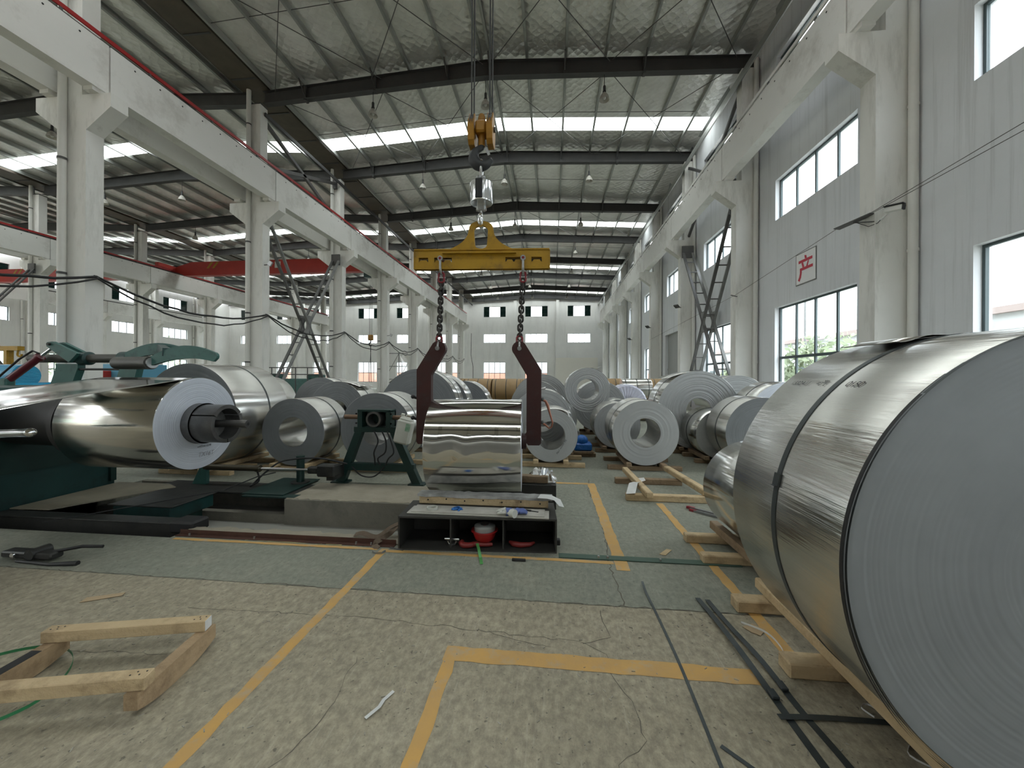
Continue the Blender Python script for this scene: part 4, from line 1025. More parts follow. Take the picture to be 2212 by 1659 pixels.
# press arm on top: pivot tube, lever, cylinder, roller, curved arms
AY, AZ = 5.15, 1.865
MB().cyl((-8.0, AY, AZ), (-6.05, AY, AZ), .065, 24).build('pivot_tube', m_darkroll, u, SM)
for x in (-7.05, -6.35): MB().lathe([(.066, -.09), (.1, -.07), (.1, .07), (.066, .09)], 24, (x, AY, AZ), 'X').build('pivot_collar', m_teal, u, SM)
MB().prism([(-7.62, 1.4), (-7.25, 1.4), (-7.12, 1.72), (-7.12, 1.78), (-7.5, 1.78), (-7.5, 1.72)], AY - .05, AY + .05).build('front_post', m_teal_l, u)
MB().prism([(-6.52, 1.4), (-6.2, 1.4), (-6.12, 1.72), (-6.12, 1.78), (-6.4, 1.78), (-6.4, 1.74)], AY - .05, AY + .05).build('rear_post', m_teal_l, u)
MB().cyl((-7.2, AY - .02, 1.70), (-6.2, AY - .02, 1.70), .016, 10).build('tie_bar', m_grime, u, SM)
# lever to the cylinder
MB().prism([(-7.12, 1.80), (-6.98, 1.93), (-7.4, 2.11), (-7.49, 2.10), (-7.5, 2.04)], AY - .16, AY - .11).prism([(-7.12, 1.80), (-6.98, 1.93), (-7.4, 2.11), (-7.49, 2.10), (-7.5, 2.04)], AY - .03, AY + .02).build('lever', m_teal_l, u)
MB().cyl((-7.44, AY - .19, 2.07), (-7.44, AY + .04, 2.07), .02, 12).build('lever_pin', m_grime, u, SM)
c0, c1, c2 = Vector((-8.0, AY - .3, 1.5)), Vector((-7.66, AY - .15, 1.86)), Vector((-7.44, AY - .08, 2.07))
c0 = Vector((-8.02, AY - .25, 1.52))
MB().cyl(c0, c0 + (c2 - c0) * .66, .05, 20).cyl(c0 + (c2-c0)*.62, c0 + (c2-c0)*.67, .062, 20).build('cylinder_body', m_cylred, u, SM)
MB().cyl(c0 + (c2 - c0) * .66, c2, .019, 14).build('cylinder_rod', m_chrome, u, SM)
MB().cbox(c0.x - .06, c0.x + .06, c0.y - .06, c0.y + .06, 1.44, 1.56, .02).build('cylinder_foot', m_teal_l, u)
MB().tube([c0 + (c2-c0)*.64 + Vector((0, 0, .06)), c0 + (c2-c0)*.6 + Vector((-.05, -.02, .12)), c0 + (c2-c0)*.4 + Vector((-.1, -.03, .1)), c0 + (c2-c0)*.1 + Vector((-.16, -.05, .0)), c0 + Vector((-.4, -.1, -.15))], .014, 8).build('hydraulic_hose', m_black, u, SM)
# press roller and banana arms reaching toward the coil
RX0, RX1 = -5.95, -5.42
def banana(x0, x1, y_off):
    poly = []; top = []; bot = []
    for i in range(15):
        t = i / 14; x = x0 + (x1 - x0) * t; z = 1.735 + .165 * math.sin(PI * (.1 + .68 * t)); w_ = .058 + .022 * math.sin(PI * t)
        top.append((x, z + w_)); bot.append((x, z - w_))
    endc = [(x1 + .05 * math.sin(a), top[-1][1] - .05 + .05 * math.cos(a)) for a in [PI * i / 6 for i in range(1, 6)]]
    return top + endc + bot[::-1]
MB().prism(banana(-4.95, -4.1, 0), 4.28, 4.32).build('press_arm', m_teal_l, u)
MB().prism([(a, b_ + .09) for a, b_ in banana(-6.05, -5.12, 0)], 4.88, 4.92).build('press_arm', m_teal_l, u)
MB().bar((-4.75, 4.3, 1.9), (-5.5, 4.9, 2.0), .08, .1).build('arm_crosstie', m_teal, u)
MB().cyl((-5.66, 4.48, 1.77), (-4.96, 4.3, 1.765), .08, 28).build('press_roller', m_darkroll, u, SM)
MB().cyl((-4.97, 4.303, 1.765), (-4.93, 4.293, 1.765), .066, 24).build('roller_cap', m_shackle, u, SM)
# fluorescent inspection tube held off the housing
lt = thing('inspection_tube', 'clear tubular inspection lamp under the running strip beside the unwinder', 'lamp', (-4.6, 2.75, 1.1))
MB().cyl((-5.6, 2.86, 1.05), (-4.42, 2.84, 1.115), .038, 18).build('clear_tube', glass('acrylic', (.75,.8,.82), .25), lt, SM)
MB().cyl((-5.6, 2.86, 1.05), (-4.5, 2.842, 1.11), .016, 10).build('lamp_core', m_white, lt, SM); MB().sphere((-4.42, 2.84, 1.115), .038, 8).build('tube_cap', m_chrome, lt, SM)
# pit-side steelwork
t = thing('pit_beam', 'black steel channel beam along the front edge of the pit', 'beam', (-5.4, 3.74, 0))
MB().cbox(-6.25, -3.86, 3.66, 3.83, .035, .05, .004).box(-6.25, -3.9, 3.67, 3.69, -.22, .035).build('channel', m_grime, t)
MB().cbox(-4.0, -3.72, 3.645, 3.86, -.05, .075, .02).build('end_cover', m_black, t)
t = thing('carriage', 'teal coil carriage with oily top plate in the pit', 'carriage', (-4.9, 4.4, -.2))
MB().cbox(-5.25, -4.48, 4.11, 4.7, -.12, .045, .01).build('body', m_teal, t); MB().cbox(-5.3, -4.44, 4.09, 4.74, .046, .06, .005).build('top_plate', m_grime, t)
MB().box(-5.2, -4.55, 4.2, 4.6, -.74, -.12).build('column', m_green, t)
for x in (-4.9, -3.95): MB().lathe([(.0, 4.25), (.14, 4.25), (.16, 4.27), (.16, 4.35), (0, 4.35)], 28, (x + .3, 0, -.42), 'Y').build('wheel', m_grime, t, SM)
tag(MB().prism([(-6.25, 3.84), (-5.75, 3.86), (-5.2, 4.85), (-5.45, 4.98), (-6.25, 4.98)], .05, .062, 'XY').build('floor_sheet', m_tan), 'dusty tan steel sheet on the floor along the unwinder base', 'sheet')
tag(MB().bar((-5.3, 3.5, .064), (-4.4, 4.78, .064), .02, .006).tube([(-4.4, 4.78, .066), (-4.1, 5.0, .2), (-3.9, 5.1, .24)], .008, 6).build('floor_cable', m_black), 'black cable crossing the pit carriage up to the cylinder', 'cable')
t = thing('push_cylinder', 'long hydraulic push cylinder lying low in front of the A-frame stand', 'cylinder', (-4.3, 5.2, 0))
MB().cyl((-5.1, 5.2, .262), (-4.24, 5.2, .262), .042, 20).cyl((-4.28, 5.2, .262), (-4.22, 5.2, .262), .05, 20).build('barrel', M('dark_olive_barrel', (.07,.06,.04), .3, .5), t, SM)
MB().cyl((-4.24, 5.2, .262), (-3.45, 5.22, .262), .019, 14).build('rod', m_chrome, t, SM)
MB().cbox(-3.48, -3.3, 5.17, 5.27, .215, .31, .015).cbox(-3.32, -3.05, 5.14, 5.3, .18, .35, .02).box(-3.2, -3.1, 5.2, 5.5, .12, .3).build('clevis', m_grime, t)
MB().prism([(-5.28, .013), (-5.06, .013), (-5.06, .3), (-5.14, .3)], 5.17, 5.23).build('rear_bracket', m_teal_l, t)
MB().tube(cr([(-4.27, 5.2, .23), (-4.2, 5.15, .1), (-4.3, 5.1, .03)]), .012, 8).tube(cr([(-4.3, 5.12, .025), (-4.1, 5.2, .24), (-3.9, 5.28, .37), (-3.4, 5.32, .41), (-3.0, 5.4, .32)]), .013, 8).build('hose', m_black, t, SM)
t = thing('guide_post', 'short dark green pipe post bolted to a round flange on floor plates', 'post', (-3.72, 5.38, 0))
MB().cyl((-3.72, 5.38, .04), (-3.72, 5.38, .4), .055, 20).cyl((-3.72, 5.38, .4), (-3.72, 5.38, .425), .06, 20).build('pipe', m_green, t, SM); MB().cyl((-3.72, 5.38, .03), (-3.72, 5.38, .045), .13, 28).build('flange', m_grime, t, SM)
MB().box(-4.15, -3.55, 4.78, 5.6, .018, .03).box(-4.1, -3.35, 4.72, 4.855, .001, .017).build('floor_plate', m_green, t)
tag(MB().cbox(-5.7, -3.46, 4.86, 5.34, -.012, .012, .003).build('pit_cover_plate', m_grime), 'dark oily steel cover plate over the back of the pit', 'plate')
# A-frame stand
FY = 5.55
s = thing('a_frame_stand', 'dark green A-frame stand with bearing block and roller shaft', 'stand', (-2.6, FY, 0))
def leg(xb, xt):
    return MB().prism([(xb - .065, .0), (xb + .065, .0), (xt + .055, .84), (xt - .055, .84)], FY - .055, FY + .055)
leg(-3.18, -2.86).build('leg', m_green, s); leg(-1.97, -2.36).build('leg', m_green, s)
MB().cbox(-2.95, -2.27, FY - .06, FY + .06, .78, .86, .006).build('top_plate', m_green, s); MB().cbox(-3.1, -2.02, FY - .05, FY + .05, .2, .31, .006).build('cross_rail', m_green, s)
MB().cbox(-3.3, -3.05, FY - .09, FY + .09, 0, .03, .004).cbox(-2.1, -1.86, FY - .09, FY + .09, 0, .03, .004).build('foot_plate', m_green, s)
MB().box(-2.87, -2.8, FY - .1, FY + .1, .86, 1.1).box(-2.43, -2.36, FY - .1, FY + .1, .86, 1.1).box(-2.87, -2.36, FY - .1, FY + .1, 1.09, 1.12).box(-2.87, -2.36, FY + .06, FY + .1, .86, 1.1).build('bearing_block', m_green, s)
MB().lathe([(.115, -.12), (.115, .12), (.085, .12), (.085, -.12), (.115, -.12)], 32, (-2.615, FY, .98), 'Y').build('bearing_ring', m_gun, s, SM)
for x in (-2.87, -2.36):
    for z in (.92, 1.06):
        for d_ in (-1, 1): MB().cyl((x + (.07 if x < -2.6 else -.0) * 0 + (-.012 if x < -2.6 else .012), FY - .1, z), (x + (-.012 if x < -2.6 else .012), FY - .118, z), .013, 6).build('bolt', m_grime, s)
MB().cyl((-3.12, FY, 1.0), (-2.87, FY, 1.0), .034, 18).cyl((-2.36, FY, 1.0), (-2.09, FY, 1.0), .034, 18).build('shaft_end', M('rusty_shaft', (.19,.12,.08), .45, .6), s, SM)
for k, (a, b_) in enumerate(((-2.62, .45), (-2.5, .40), (-2.42, .46))):
    MB().tube(cr([(a, FY - .08, .8), (a + .07, FY - .1, .66), (a + .02 + .05*k, FY - .12, .5), (b_ - 3.05 + .1*k, FY - .1, .4), (-2.6 + .08*k, FY - .08, .3)]), .011, 8).build('hose', m_black, s, SM)
MB().tube(cr([(-2.95, FY - .1, .27), (-2.8, FY - .12, .15), (-2.6, FY - .12, .14), (-2.45, FY - .1, .28)]), .01, 8).build('hose', m_black, s, SM)
# jerrycan hanging from the shaft
j = thing('jerrycan', 'white plastic jerrycan with green label hanging tilted on the stand', 'jerrycan', (-2.12, FY - .16, .63)); 
m_can = M('white_plastic', (.62,.62,.56), .4, var=(.52,.52,.46), vs=5)
Rm = Matrix.Translation((-2.12, FY - .16, .84)) @ Matrix.Rotation(.22, 4, 'Y')
def xf(mb, m4): mb.v = [tuple(m4 @ Vector(v)) for v in mb.v]; return mb
xf(MB().cbox(-.115, .115, -.075, .075, -.2, .15, .025).cbox(-.1, .1, -.06, .06, .13, .19, .03), Rm).build('body', m_can, j)
xf(MB().cyl((-.07, 0, .18), (-.07, 0, .225), .028, 16), Rm).build('cap', m_can, j, SM); xf(MB().tube([(-.02, 0, .17), (-.01, 0, .22), (.06, 0, .22), (.085, 0, .165)], .014, 8), Rm).build('handle', m_can, j, SM)
xf(MB().box(.03, .1, -.0765, -.0755, .0, .11), Rm).build('label', M('label_green', (.45,.55,.45), .5, var=(.1,.3,.15), vs=14), j)
MB().tube([tuple(Rm @ Vector((.03, 0, .22))), (-2.13, FY - .1, 1.03), (-2.14, FY, 1.045), (-2.14, FY + .04, 1.0)], .006, 6).build('hanging_cord', m_black, j, SM)
# ---- bench under the lifted coil
b = thing('steel_bench', 'low dark steel bench with three open cubbies under the lifted coil', 'bench', (-.68, 3.49, 0), .06)
m_bench = M('dark_bench_steel', (.035,.033,.03), .6, .3, var=(.055,.052,.046), vs=4)
BX0, BX1, BD, BH = -.735, .735, .47, .295
MB().box(BX0, BX1, 0, BD, BH, BH + .016).build('top_plate', m_bench, b, None, True); MB().box(BX0, BX1, 0, BD, 0, .014).build('bottom_plate', m_bench, b, None, True)
for x in (BX0, -.255, .235, BX1 - .014): MB().box(x, x + .014, .0 if x in (BX0, BX1 - .014) else .02, BD, .014, BH).build('divider', m_bench, b, None, True)
MB().box(BX0, BX1, BD - .012, BD, .014, BH).build('back_plate', m_bench, b, None, True)
MB().cbox(BX1 + .001, BX1 + .035, .05, .11, .05, .1, .005).build('end_lug', m_black, b, None, True)
b2 = thing('steel_block', 'black steel support block behind the lifted coil', 'block', (-.6, 4.75, 0))
MB().cbox(-1.25, .06, 4.7, 5.1, 0, .3, .006).build('block', m_bench, b2); MB().box(-1.2, .0, 4.71, 5.05, .3, .306).build('cover_sheet', m_grime, b2)
sh = tag(MB().cbox(-1.36, -.02, 3.52, 3.72, .3125, .324, .002).cbox(-1.33, -.06, 3.54, 3.73, .3245, .332, .002).build('board_sheet', M('scuffed_white_board', (.5,.48,.43), .8, var=(.34,.32,.28), vs=5)), 'scuffed pale boards lying on the steel bench front', 'board')
sh.rotation_euler = (0, 0, 0)
w_ = thing('timber_beam', 'nailed timber beam padded with grey paper on the steel bench', 'beam', (-.68, 3.84, .31))
MB().cbox(-1.345, -.03, 3.82, 3.94, .3125, .405, .006).build('beam', m_wood, w_)
for i in range(7): MB().cyl((-1.25 + i * .19, 3.819, .355 + .012 * (i % 2)), (-1.25 + i * .19, 3.816, .355 + .012 * (i % 2)), .008, 8).build('nail_hole', m_black, w_)
vs = []; r_ = random.Random(8)
for i in range(31):
    x = -1.36 + 1.37 * i / 30
    for y, z in ((3.812, .385), (3.816, .41), (3.88, .416), (3.945, .414), (3.965, .392)): vs.append((x, y + r_.uniform(-.004, .004), z + r_.uniform(-.003, .006)))
MB().add(vs, [(i*5+j, i*5+j+1, i*5+6+j, i*5+5+j) for i in range(30) for j in range(4)]).build('paper_padding', M('grey_padding', (.45,.44,.42), .8, var=(.22,.22,.21), vs=6), w_)
tag(MB().cbox(-1.3, -.04, 4.74, 4.86, .307, .39, .006).build('timber_beam', m_wood_d), 'rear timber beam behind the lifted coil', 'beam')
def crumple(name, cx, cy, z, sx, sy, h, mat, label, cat, seed, n=12):
    r_ = random.Random(seed); vs = []
    for j in range(n + 1):
        for i in range(n + 1):
            u, v = i / n, j / n; e = min(u, 1-u, v, 1-v) * 4; vs.append((cx + (u-.5)*sx + r_.uniform(-.02,.02), cy + (v-.5)*sy + r_.uniform(-.02,.02), z + .002 + min(1, e) * h * r_.uniform(.15, 1)))
    return tag(MB().add(vs, [(j*(n+1)+i, j*(n+1)+i+1, (j+1)*(n+1)+i+1, (j+1)*(n+1)+i) for j in range(n) for i in range(n)]).build(name, mat), label, cat)
crumple('crumpled_foil', -.12, 4.92, .308, .36, .3, .17, M('crumpled_foil', (.75,.74,.72), .25, .9), 'crumpled aluminium foil heaped on the black block beside the coil', 'foil', 3)
tag(MB().ribbon([(-.12, 3.83, .428), (-.02, 3.81, .43), (.06, 3.77, .415), (.1, 3.73, .365)], .13, .002, (.1, 1, .0)).build('paper_offcut', m_paper), 'torn white paper corner hanging off the padded timber beam', 'paper')
tag(MB().prism([(.12, 4.95), (.28, 5.05), (.3, 5.12), (.1, 5.1)], .305, .309, 'XY').build('sheet_offcut', m_al), 'shiny sheet offcut lying past the black support block', 'sheet') if False else None
# small things on and in the bench
tag(MB().lathe([(.042, .333), (.052, .333), (.052, .356), (.042, .356), (.042, .333)], 28, (-1.14, 3.61, 0)).build('tape_roll', M('clear_tape_roll', (.55,.55,.5), .3)), 'roll of clear tape on the pale bench board', 'tape')
crumple('blue_rag', -.9, 3.63, .332, .09, .07, .04, M('blue_cloth', (.03,.14,.4), .9), 'small blue rag on the pale bench board', 'rag', 5, 6)
g = thing('work_gloves', 'pair of white and blue coated work gloves dropped on the bench edge', 'gloves', (-.36, 3.57, .333))
m_gl, m_gb = M('knit_glove', (.6,.6,.55), .9, bump=.4, bs=80), M('blue_glove_coating', (.09,.13,.33), .6)
for q, (gx, gy, ga, mt) in enumerate(((-.40, 3.555, 2.5, m_gl), (-.33, 3.57, .25, m_gb))):
    mb = MB().sphere((0, 0, .018), .045, 8, (1, .75, .4)); 
    for f_ in range(4): mb.tube([(.03, -.03 + .02*f_, .02), (.065, -.034 + .023*f_, .022), (.095 - .008*abs(f_-1.5), -.036 + .024*f_, .012)], [.011, .011, .008], 8)
    mb.tube([(.0, .03, .018), (.025, .055, .02), (.05, .062, .012)], [.012, .011, .008], 8).tube([(-.03, 0, .018), (-.075, 0, .02)], [.03, .032], 10)
    xf(mb, Matrix.Translation((gx, gy, .333)) @ Matrix.Rotation(ga, 4, 'Z') @ Matrix.Scale(1.2, 4)); mb.build('glove', mt, g, 1.2)
tag(MB().bar((-.25, 3.68, .338), (-.19, 3.66, .338), .018, .012, c=.003).bar((-.19, 3.66, .337), (-.12, 3.645, .334), .014, .003).build('utility_knife', m_black), 'black knife lying beside the gloves on the bench', 'knife')
h = thing('hard_hat', 'red hard hat lying upside down in the middle bench cubby', 'helmet', (-.63, 3.62, .02))
MB().lathe([(.012, .05), (.06, .052), (.09, .075), (.105, .12), (.108, .15), (.128, .152), (.128, .157), (.103, .157), (.1, .12), (.085, .08), (.05, .06), (.01, .058)], 32, (-.63, 3.62, .0)).build('shell', M('red_hat_plastic', (.36,.014,.014), .35), h, SM)
MB().lathe([(.095, .13), (.1, .19), (.09, .2), (.04, .205)], 24, (-.63, 3.63, .0)).build('harness', M('grey_harness', (.3,.3,.28), .8), h, SM)
m_hk = M('red_hook_paint', (.2,.02,.018), .45)
hk = thing('red_hook', 'red forged sling hook on the middle cubby floor', 'hook', (-.7, 3.54, .014))
MB().tube([(-.84 + 0, 3.60, .042)] + [(-.78 + .065*math.cos(a), 3.57 + .055*math.sin(a), .042) for a in [math.radians(160 + 30*i) for i in range(7)]] + [(-.68, 3.55, .042), (-.6, 3.56, .04), (-.55, 3.58, .036)], [.018,.021,.024,.026,.026,.025,.024,.024,.023,.02,.016][:11], 12).build('hook_body', m_hk, hk, SM)
tag(MB().tube([(-.39, 3.64, .04), (-.35, 3.6, .04), (-.28, 3.585, .04), (-.2, 3.61, .038), (-.16, 3.66, .036)], [.014, .026, .024, .02, .012], 12).build('red_hook', m_hk, None, SM), 'red forged sling hook in the cubby at the aisle end', 'hook')
tag(MB().tube([(-.93 + .04*math.cos(a), 3.56, .06 - .038*math.sin(a)) for a in [PI*i/10 for i in range(11)]], .013, 10).cyl((-1.0, 3.56, .075), (-.86, 3.56, .075), .013, 10).build('bow_shackle', m_chrome, None, SM), 'loose bright shackle with red pin on the middle cubby floor', 'shackle')
tag(MB().ribbon([(-.7, 3.60, .05), (-.68, 3.52, .06), (-.65, 3.44, .04), (-.62, 3.36, .008), (-.59, 3.25, .006)], .026, .0015, (1, .3, 0)).build('green_strap', M('bright_green_strap', (.09,.32,.09), .4)), 'bright green strap end hanging out of the bench cubby', 'strap')
# ================================================================== FLOOR CLUTTER
t = thing('steel_angle', 'rusty brown steel angle bar lying along the pit edge', 'bar', (-2.6, 3.55, 0))
MB().box(-3.74, -1.47, 3.535, 3.54, .002, .05).box(-3.74, -1.47, 3.48, 3.54, .002, .008).build('angle', M('rusty_steel', (.075,.035,.025), .6, .4, var=(.11,.05,.035), vs=8), t)
for x in (-3.6, -2.9, -1.85, -1.7): MB().cyl((x, 3.5, .008), (x, 3.5, .03), .009, 8).build('bolt', m_shackle, t)
m_web = M('brown_webbing', (.12,.085,.06), .9, var=(.16,.12,.085), vs=20)
tag(MB().ribbon(cr([(-1.95, 3.66, .03), (-1.85, 3.63, .06), (-1.7, 3.62, .035), (-1.6, 3.7, .1), (-1.5, 3.72, .14), (-1.56, 3.66, .08), (-1.6, 3.57, .058), (-1.66, 3.48, .03), (-1.6, 3.44, .006)]), .05, .003, (.2, .8, .5)).build('webbing_strap', m_web), 'brown webbing strap tangled over the end of the steel angle', 'strap')
tag(MB().bar((-1.5, 3.47, .006), (-1.36, 3.43, .006), .012, .008).build('steel_pin', m_steel), 'thin dark pin on the floor at the bench corner', 'pin')
t = thing('floor_flat_bar', 'green painted steel flat bar bolted across the aisle floor', 'bar', (.85, 3.47, 0))
MB().cbox(.07, 1.62, 3.45, 3.53, .001, .01, .002).build('flat', M('green_flat_bar', (.04,.085,.06), .6, var=(.06,.1,.075), vs=5), t)
for x in (.42, .5, .95): MB().cyl((x, 3.47, .01), (x, 3.47, .03), .01, 8).build('bolt', m_shackle, t)
def band(name, pts, w, lab, side=(1, 0, 0), mat=None, t=.0015): return tag(MB().ribbon(cr(pts), w, t, side).build(name, mat or m_strap), lab, 'strap')
band('steel_band', [(.70, 3.05, .04), (.705, 2.95, .012), (.715, 2.7, .004), (.72, 2.2, .003), (.70, 1.6, .003), (.68, 1.0, .003)], .017, 'long thin black steel band lying straight down the aisle floor')
band('steel_band', [(1.06, 2.92, .01), (1.075, 2.7, .02), (1.09, 2.4, .03), (1.11, 2.1, .012), (1.12, 1.9, .004), (1.13, 1.6, .003), (1.14, 1.2, .003)], .036, 'black steel band with seal curving beside the huge coil skid')
band('steel_band', [(1.12, 2.9, .012), (1.14, 2.6, .02), (1.18, 2.3, .02), (1.2, 2.0, .006), (1.23, 1.7, .004), (1.25, 1.2, .004)], .034, 'second black steel band, the one closest to the huge coil skid')
band('steel_band', [(1.07, 1.93, .014), (1.3, 1.955, .008), (1.65, 1.96, .008)], .03, 'short black steel band crossing under the huge coil', (0, 1, 0))
band('steel_band', [(.74, 1.76, .004), (.84, 1.66, .004), (1.0, 1.5, .004)], .02, 'short black band end on the floor between the long bands', (1, 1, 0))
for i, (x, y) in enumerate(((1.115, 2.06), (1.19, 2.12))): tag(MB().cbox(x - .018, x + .018, y - .03, y + .03, .012, .026, .003).build('strap_seal', m_strap), ('crimped steel seal on the curved floor band', 'crimped steel seal on the floor band closest to the skid')[i], 'seal')
def scrap(name, poly, lab, mat, cat='scrap', z=.003):
    return tag(MB().prism(poly, z, z + .003, 'XY').build(name, mat), lab, cat)
m_card = M('cardboard', (.42,.31,.19), .9)
scrap('cardboard_scrap', [(1.23,2.62),(1.31,2.66),(1.36,2.6),(1.3,2.54),(1.26,2.57)], 'torn cardboard scrap near the skid bearer of the huge coil', m_card)
scrap('wood_chip', [(.98,3.62),(1.08,3.74),(1.12,3.72),(1.03,3.6)], 'flat pale wood chip on the green floor by the flat bar', m_wood)
scrap('paper_scrap', [(-3.32,2.44),(-3.12,2.53),(-3.1,2.49),(-3.3,2.38)], 'beige paper scrap on the bare concrete at the floor joint', m_card)
tag(MB().ribbon([(-.86,1.72,.006),(-.82,1.78,.012),(-.82,1.83,.004),(-.79,1.88,.01)], .018, .001, (1,-.6,0)).build('paper_tag', m_paper), 'crinkled white paper strip on the bare concrete floor', 'paper')
band('plastic_film', [(1.24,2.66,.01),(1.34,2.55,.02),(1.36,2.42,.008),(1.3,2.3,.01),(1.36,2.22,.006)], .012, 'curled strand of clear film beside the huge coil skid', (0,0,1), M('clear_film', (.7,.7,.68), .3))
band('plastic_film', [(1.52,1.98,.01),(1.5,2.03,.012),(1.56,2.05,.008),(1.6,1.9,.006),(1.52,1.8,.006),(1.62,1.72,.006)], .008, 'white plastic strand on the floor below the huge coil', (0,0,1), M('white_film', (.6,.6,.58), .4))
tag(MB().cbox(-.34, -.22, 3.34, 3.362, .001, .022, .004).build('marker_pen', m_black), 'black marker pen on the floor in front of the bench', 'pen')
tag(MB().ribbon([(-1.62,3.36,.012),(-1.58,3.34,.006),(-1.52,3.34,.014),(-1.5,3.37,.02)], .02, .004).build('spoon', m_shackle), 'small bent metal spoon on the floor near the yellow line corner', 'spoon')
t = thing('red_tipped_stakes', 'bundle of grey stakes with red painted ends on the floor', 'stakes', (1.85, 4.6, 0))
m_redtip = M('red_tip', (.25,.02,.03), .6)
for k in range(3): MB().bar((1.68, 4.86 + .05*k, .014 + .016*(k == 1)), (2.15, 4.42 + .03*k, .014 + .016*(k == 1)), .03, .022).build('stake', m_steel2, t); MB().bar((1.672, 4.868 + .05*k, .014 + .016*(k == 1)), (1.73, 4.815 + .05*k, .014 + .016*(k == 1)), .032, .024).build('painted_end', m_redtip, t)
tag(MB().lathe([(.07, .002), (.085, .002), (.085, .04), (.07, .04), (.07, .002)], 28, (2.06, 4.84, 0)).build('strap_coil', m_strap), 'small ring of black strap on the floor beside the red tipped stakes', 'strap')
# strapping tools at the left edge
t = thing('strapping_tensioner', 'black hand strapping tensioner lying on the green floor', 'tool', (-4.35, 2.93, 0))
MB().cbox(-4.75, -4.25, 2.86, 2.96, .02, .075, .012).cyl((-4.45, 2.85, .06), (-4.45, 2.99, .06), .045, 20).build('body', m_grime, t, SM)
MB().tube([(-4.3, 2.92, .07), (-4.1, 2.98, .1), (-3.95, 3.02, .09)], .014, 10).build('lever_handle', m_black, t, SM); MB().tube([(-4.55, 2.84, .012), (-4.2, 2.82, .012), (-3.98, 2.86, .014)], [.012,.014,.022], 10).build('base_handle', m_black, t, SM)
MB().cyl((-4.6, 2.85, .055), (-4.6, 2.838, .055), .02, 14).build('ratchet_nut', m_chrome, t, SM)
# small chips scattered over the bare concrete: too many to count
rs = random.Random(12); mb = MB()
for i in range(420):
    x, y = rs.uniform(-3.4, 1.3), rs.uniform(.9, 2.75); a = rs.uniform(0, PI); l, w = rs.uniform(.003, .012), rs.uniform(.002, .005)
    mb.bar((x - l*math.cos(a), y - l*math.sin(a), .0025), (x + l*math.cos(a), y + l*math.sin(a), .0025), w, .003)
o = tag(mb.build('floor_chips', M('chips', (.16,.14,.11), .9, var=(.5,.47,.4), vs=3)), 'tiny chips and grit strewn over the bare concrete floor', 'grit'); o['kind'] = 'stuff'

# ================================================================== STEEL BRACING, LAMPS, CRANES, CABLES
def x_brace(name, xa, xb, y0, y1, z0, z1, lab, mats):
    r_ = thing(name, lab, 'brace', ((xa + xb)/2, (y0 + y1)/2, z0))
    for k, (ya, yb) in enumerate(((y0, y1), (y1, y0))):
        p0, p1 = Vector((0, ya, z1)), Vector((0, yb, z0))
        for x, mt in ((xa, mats[0]), (xb, mats[1])):
            MB().bar((x, p0.y, p0.z), (x, p1.y, p1.z), .07, .12, (1, 0, 0)).build('chord', mt, r_)
        for i in range(1, 13):
            q = p0 + (p1 - p0) * (i / 13); MB().bar((xa, q.y, q.z), (xb, q.y, q.z), .06, .04).build('batten', mats[0], r_)
    c = ((y0 + y1)/2, (z0 + z1)/2)
    for x in (xa, xb): MB().prism([(c[0]-.2, c[1]-.45), (c[0]-.05, c[1]-.45), (c[0], c[1]-.2), (c[0]+.05, c[1]-.45), (c[0]+.2, c[1]-.45), (c[0]+.12, c[1]), (c[0]+.2, c[1]+.45), (c[0]-.2, c[1]+.45), (c[0]-.12, c[1])], x - .045, x + .045, 'YZ').build('gusset', mats[1], r_)
    for y in (y0, y1): MB().box(xa - .06, xb + .06, y - .04, y + .04, z1 - .25, z1 + .35).build('end_plate', mats[0], r_)
    return r_
x_brace('cross_brace', -12.22, -11.86, 15.1, 20.36, .2, 8.1, 'dark ladder-like steel cross brace between two white columns', (m_steel, m_steel2))
x_brace('cross_brace', 6.62, 7.06, 15.1, 20.36, .2, 8.0, 'ladder-like steel cross brace against the window wall', (m_steel, m_steel2))
x_brace('cross_brace', XB - .02, XB + .32, 15.1, 20.36, .2, 8.1, 'dark cross brace in the second column row', (m_steel, m_steel))
t = thing('upper_brace', 'dark steel brace above the crane girder at the columns', 'brace', (-12.2, 17.8, 10.4))
MB().bar((-12.2, 15.05, 12.5), (-12.2, 20.55, 10.5), .12, .14).build('member', m_steel, t); MB().bar((-12.2, 15.05, 10.5), (-12.2, 20.55, 12.5), .12, .14).build('member', m_steel, t)
MB().box(-12.3, -12.1, 20.45, 20.6, 12.2, 12.7).build('end_plate', m_steel, t)
t = thing('upper_brace', 'dark steel brace above the crane girder at the window wall', 'brace', (6.95, 17.8, 8.9))
MB().bar((6.95, 15.05, 12.4), (6.95, 20.55, 8.9), .1, .12).build('member', m_steel, t); MB().bar((6.95, 15.05, 8.9), (6.95, 20.55, 12.4), .1, .12).build('member', m_steel, t)
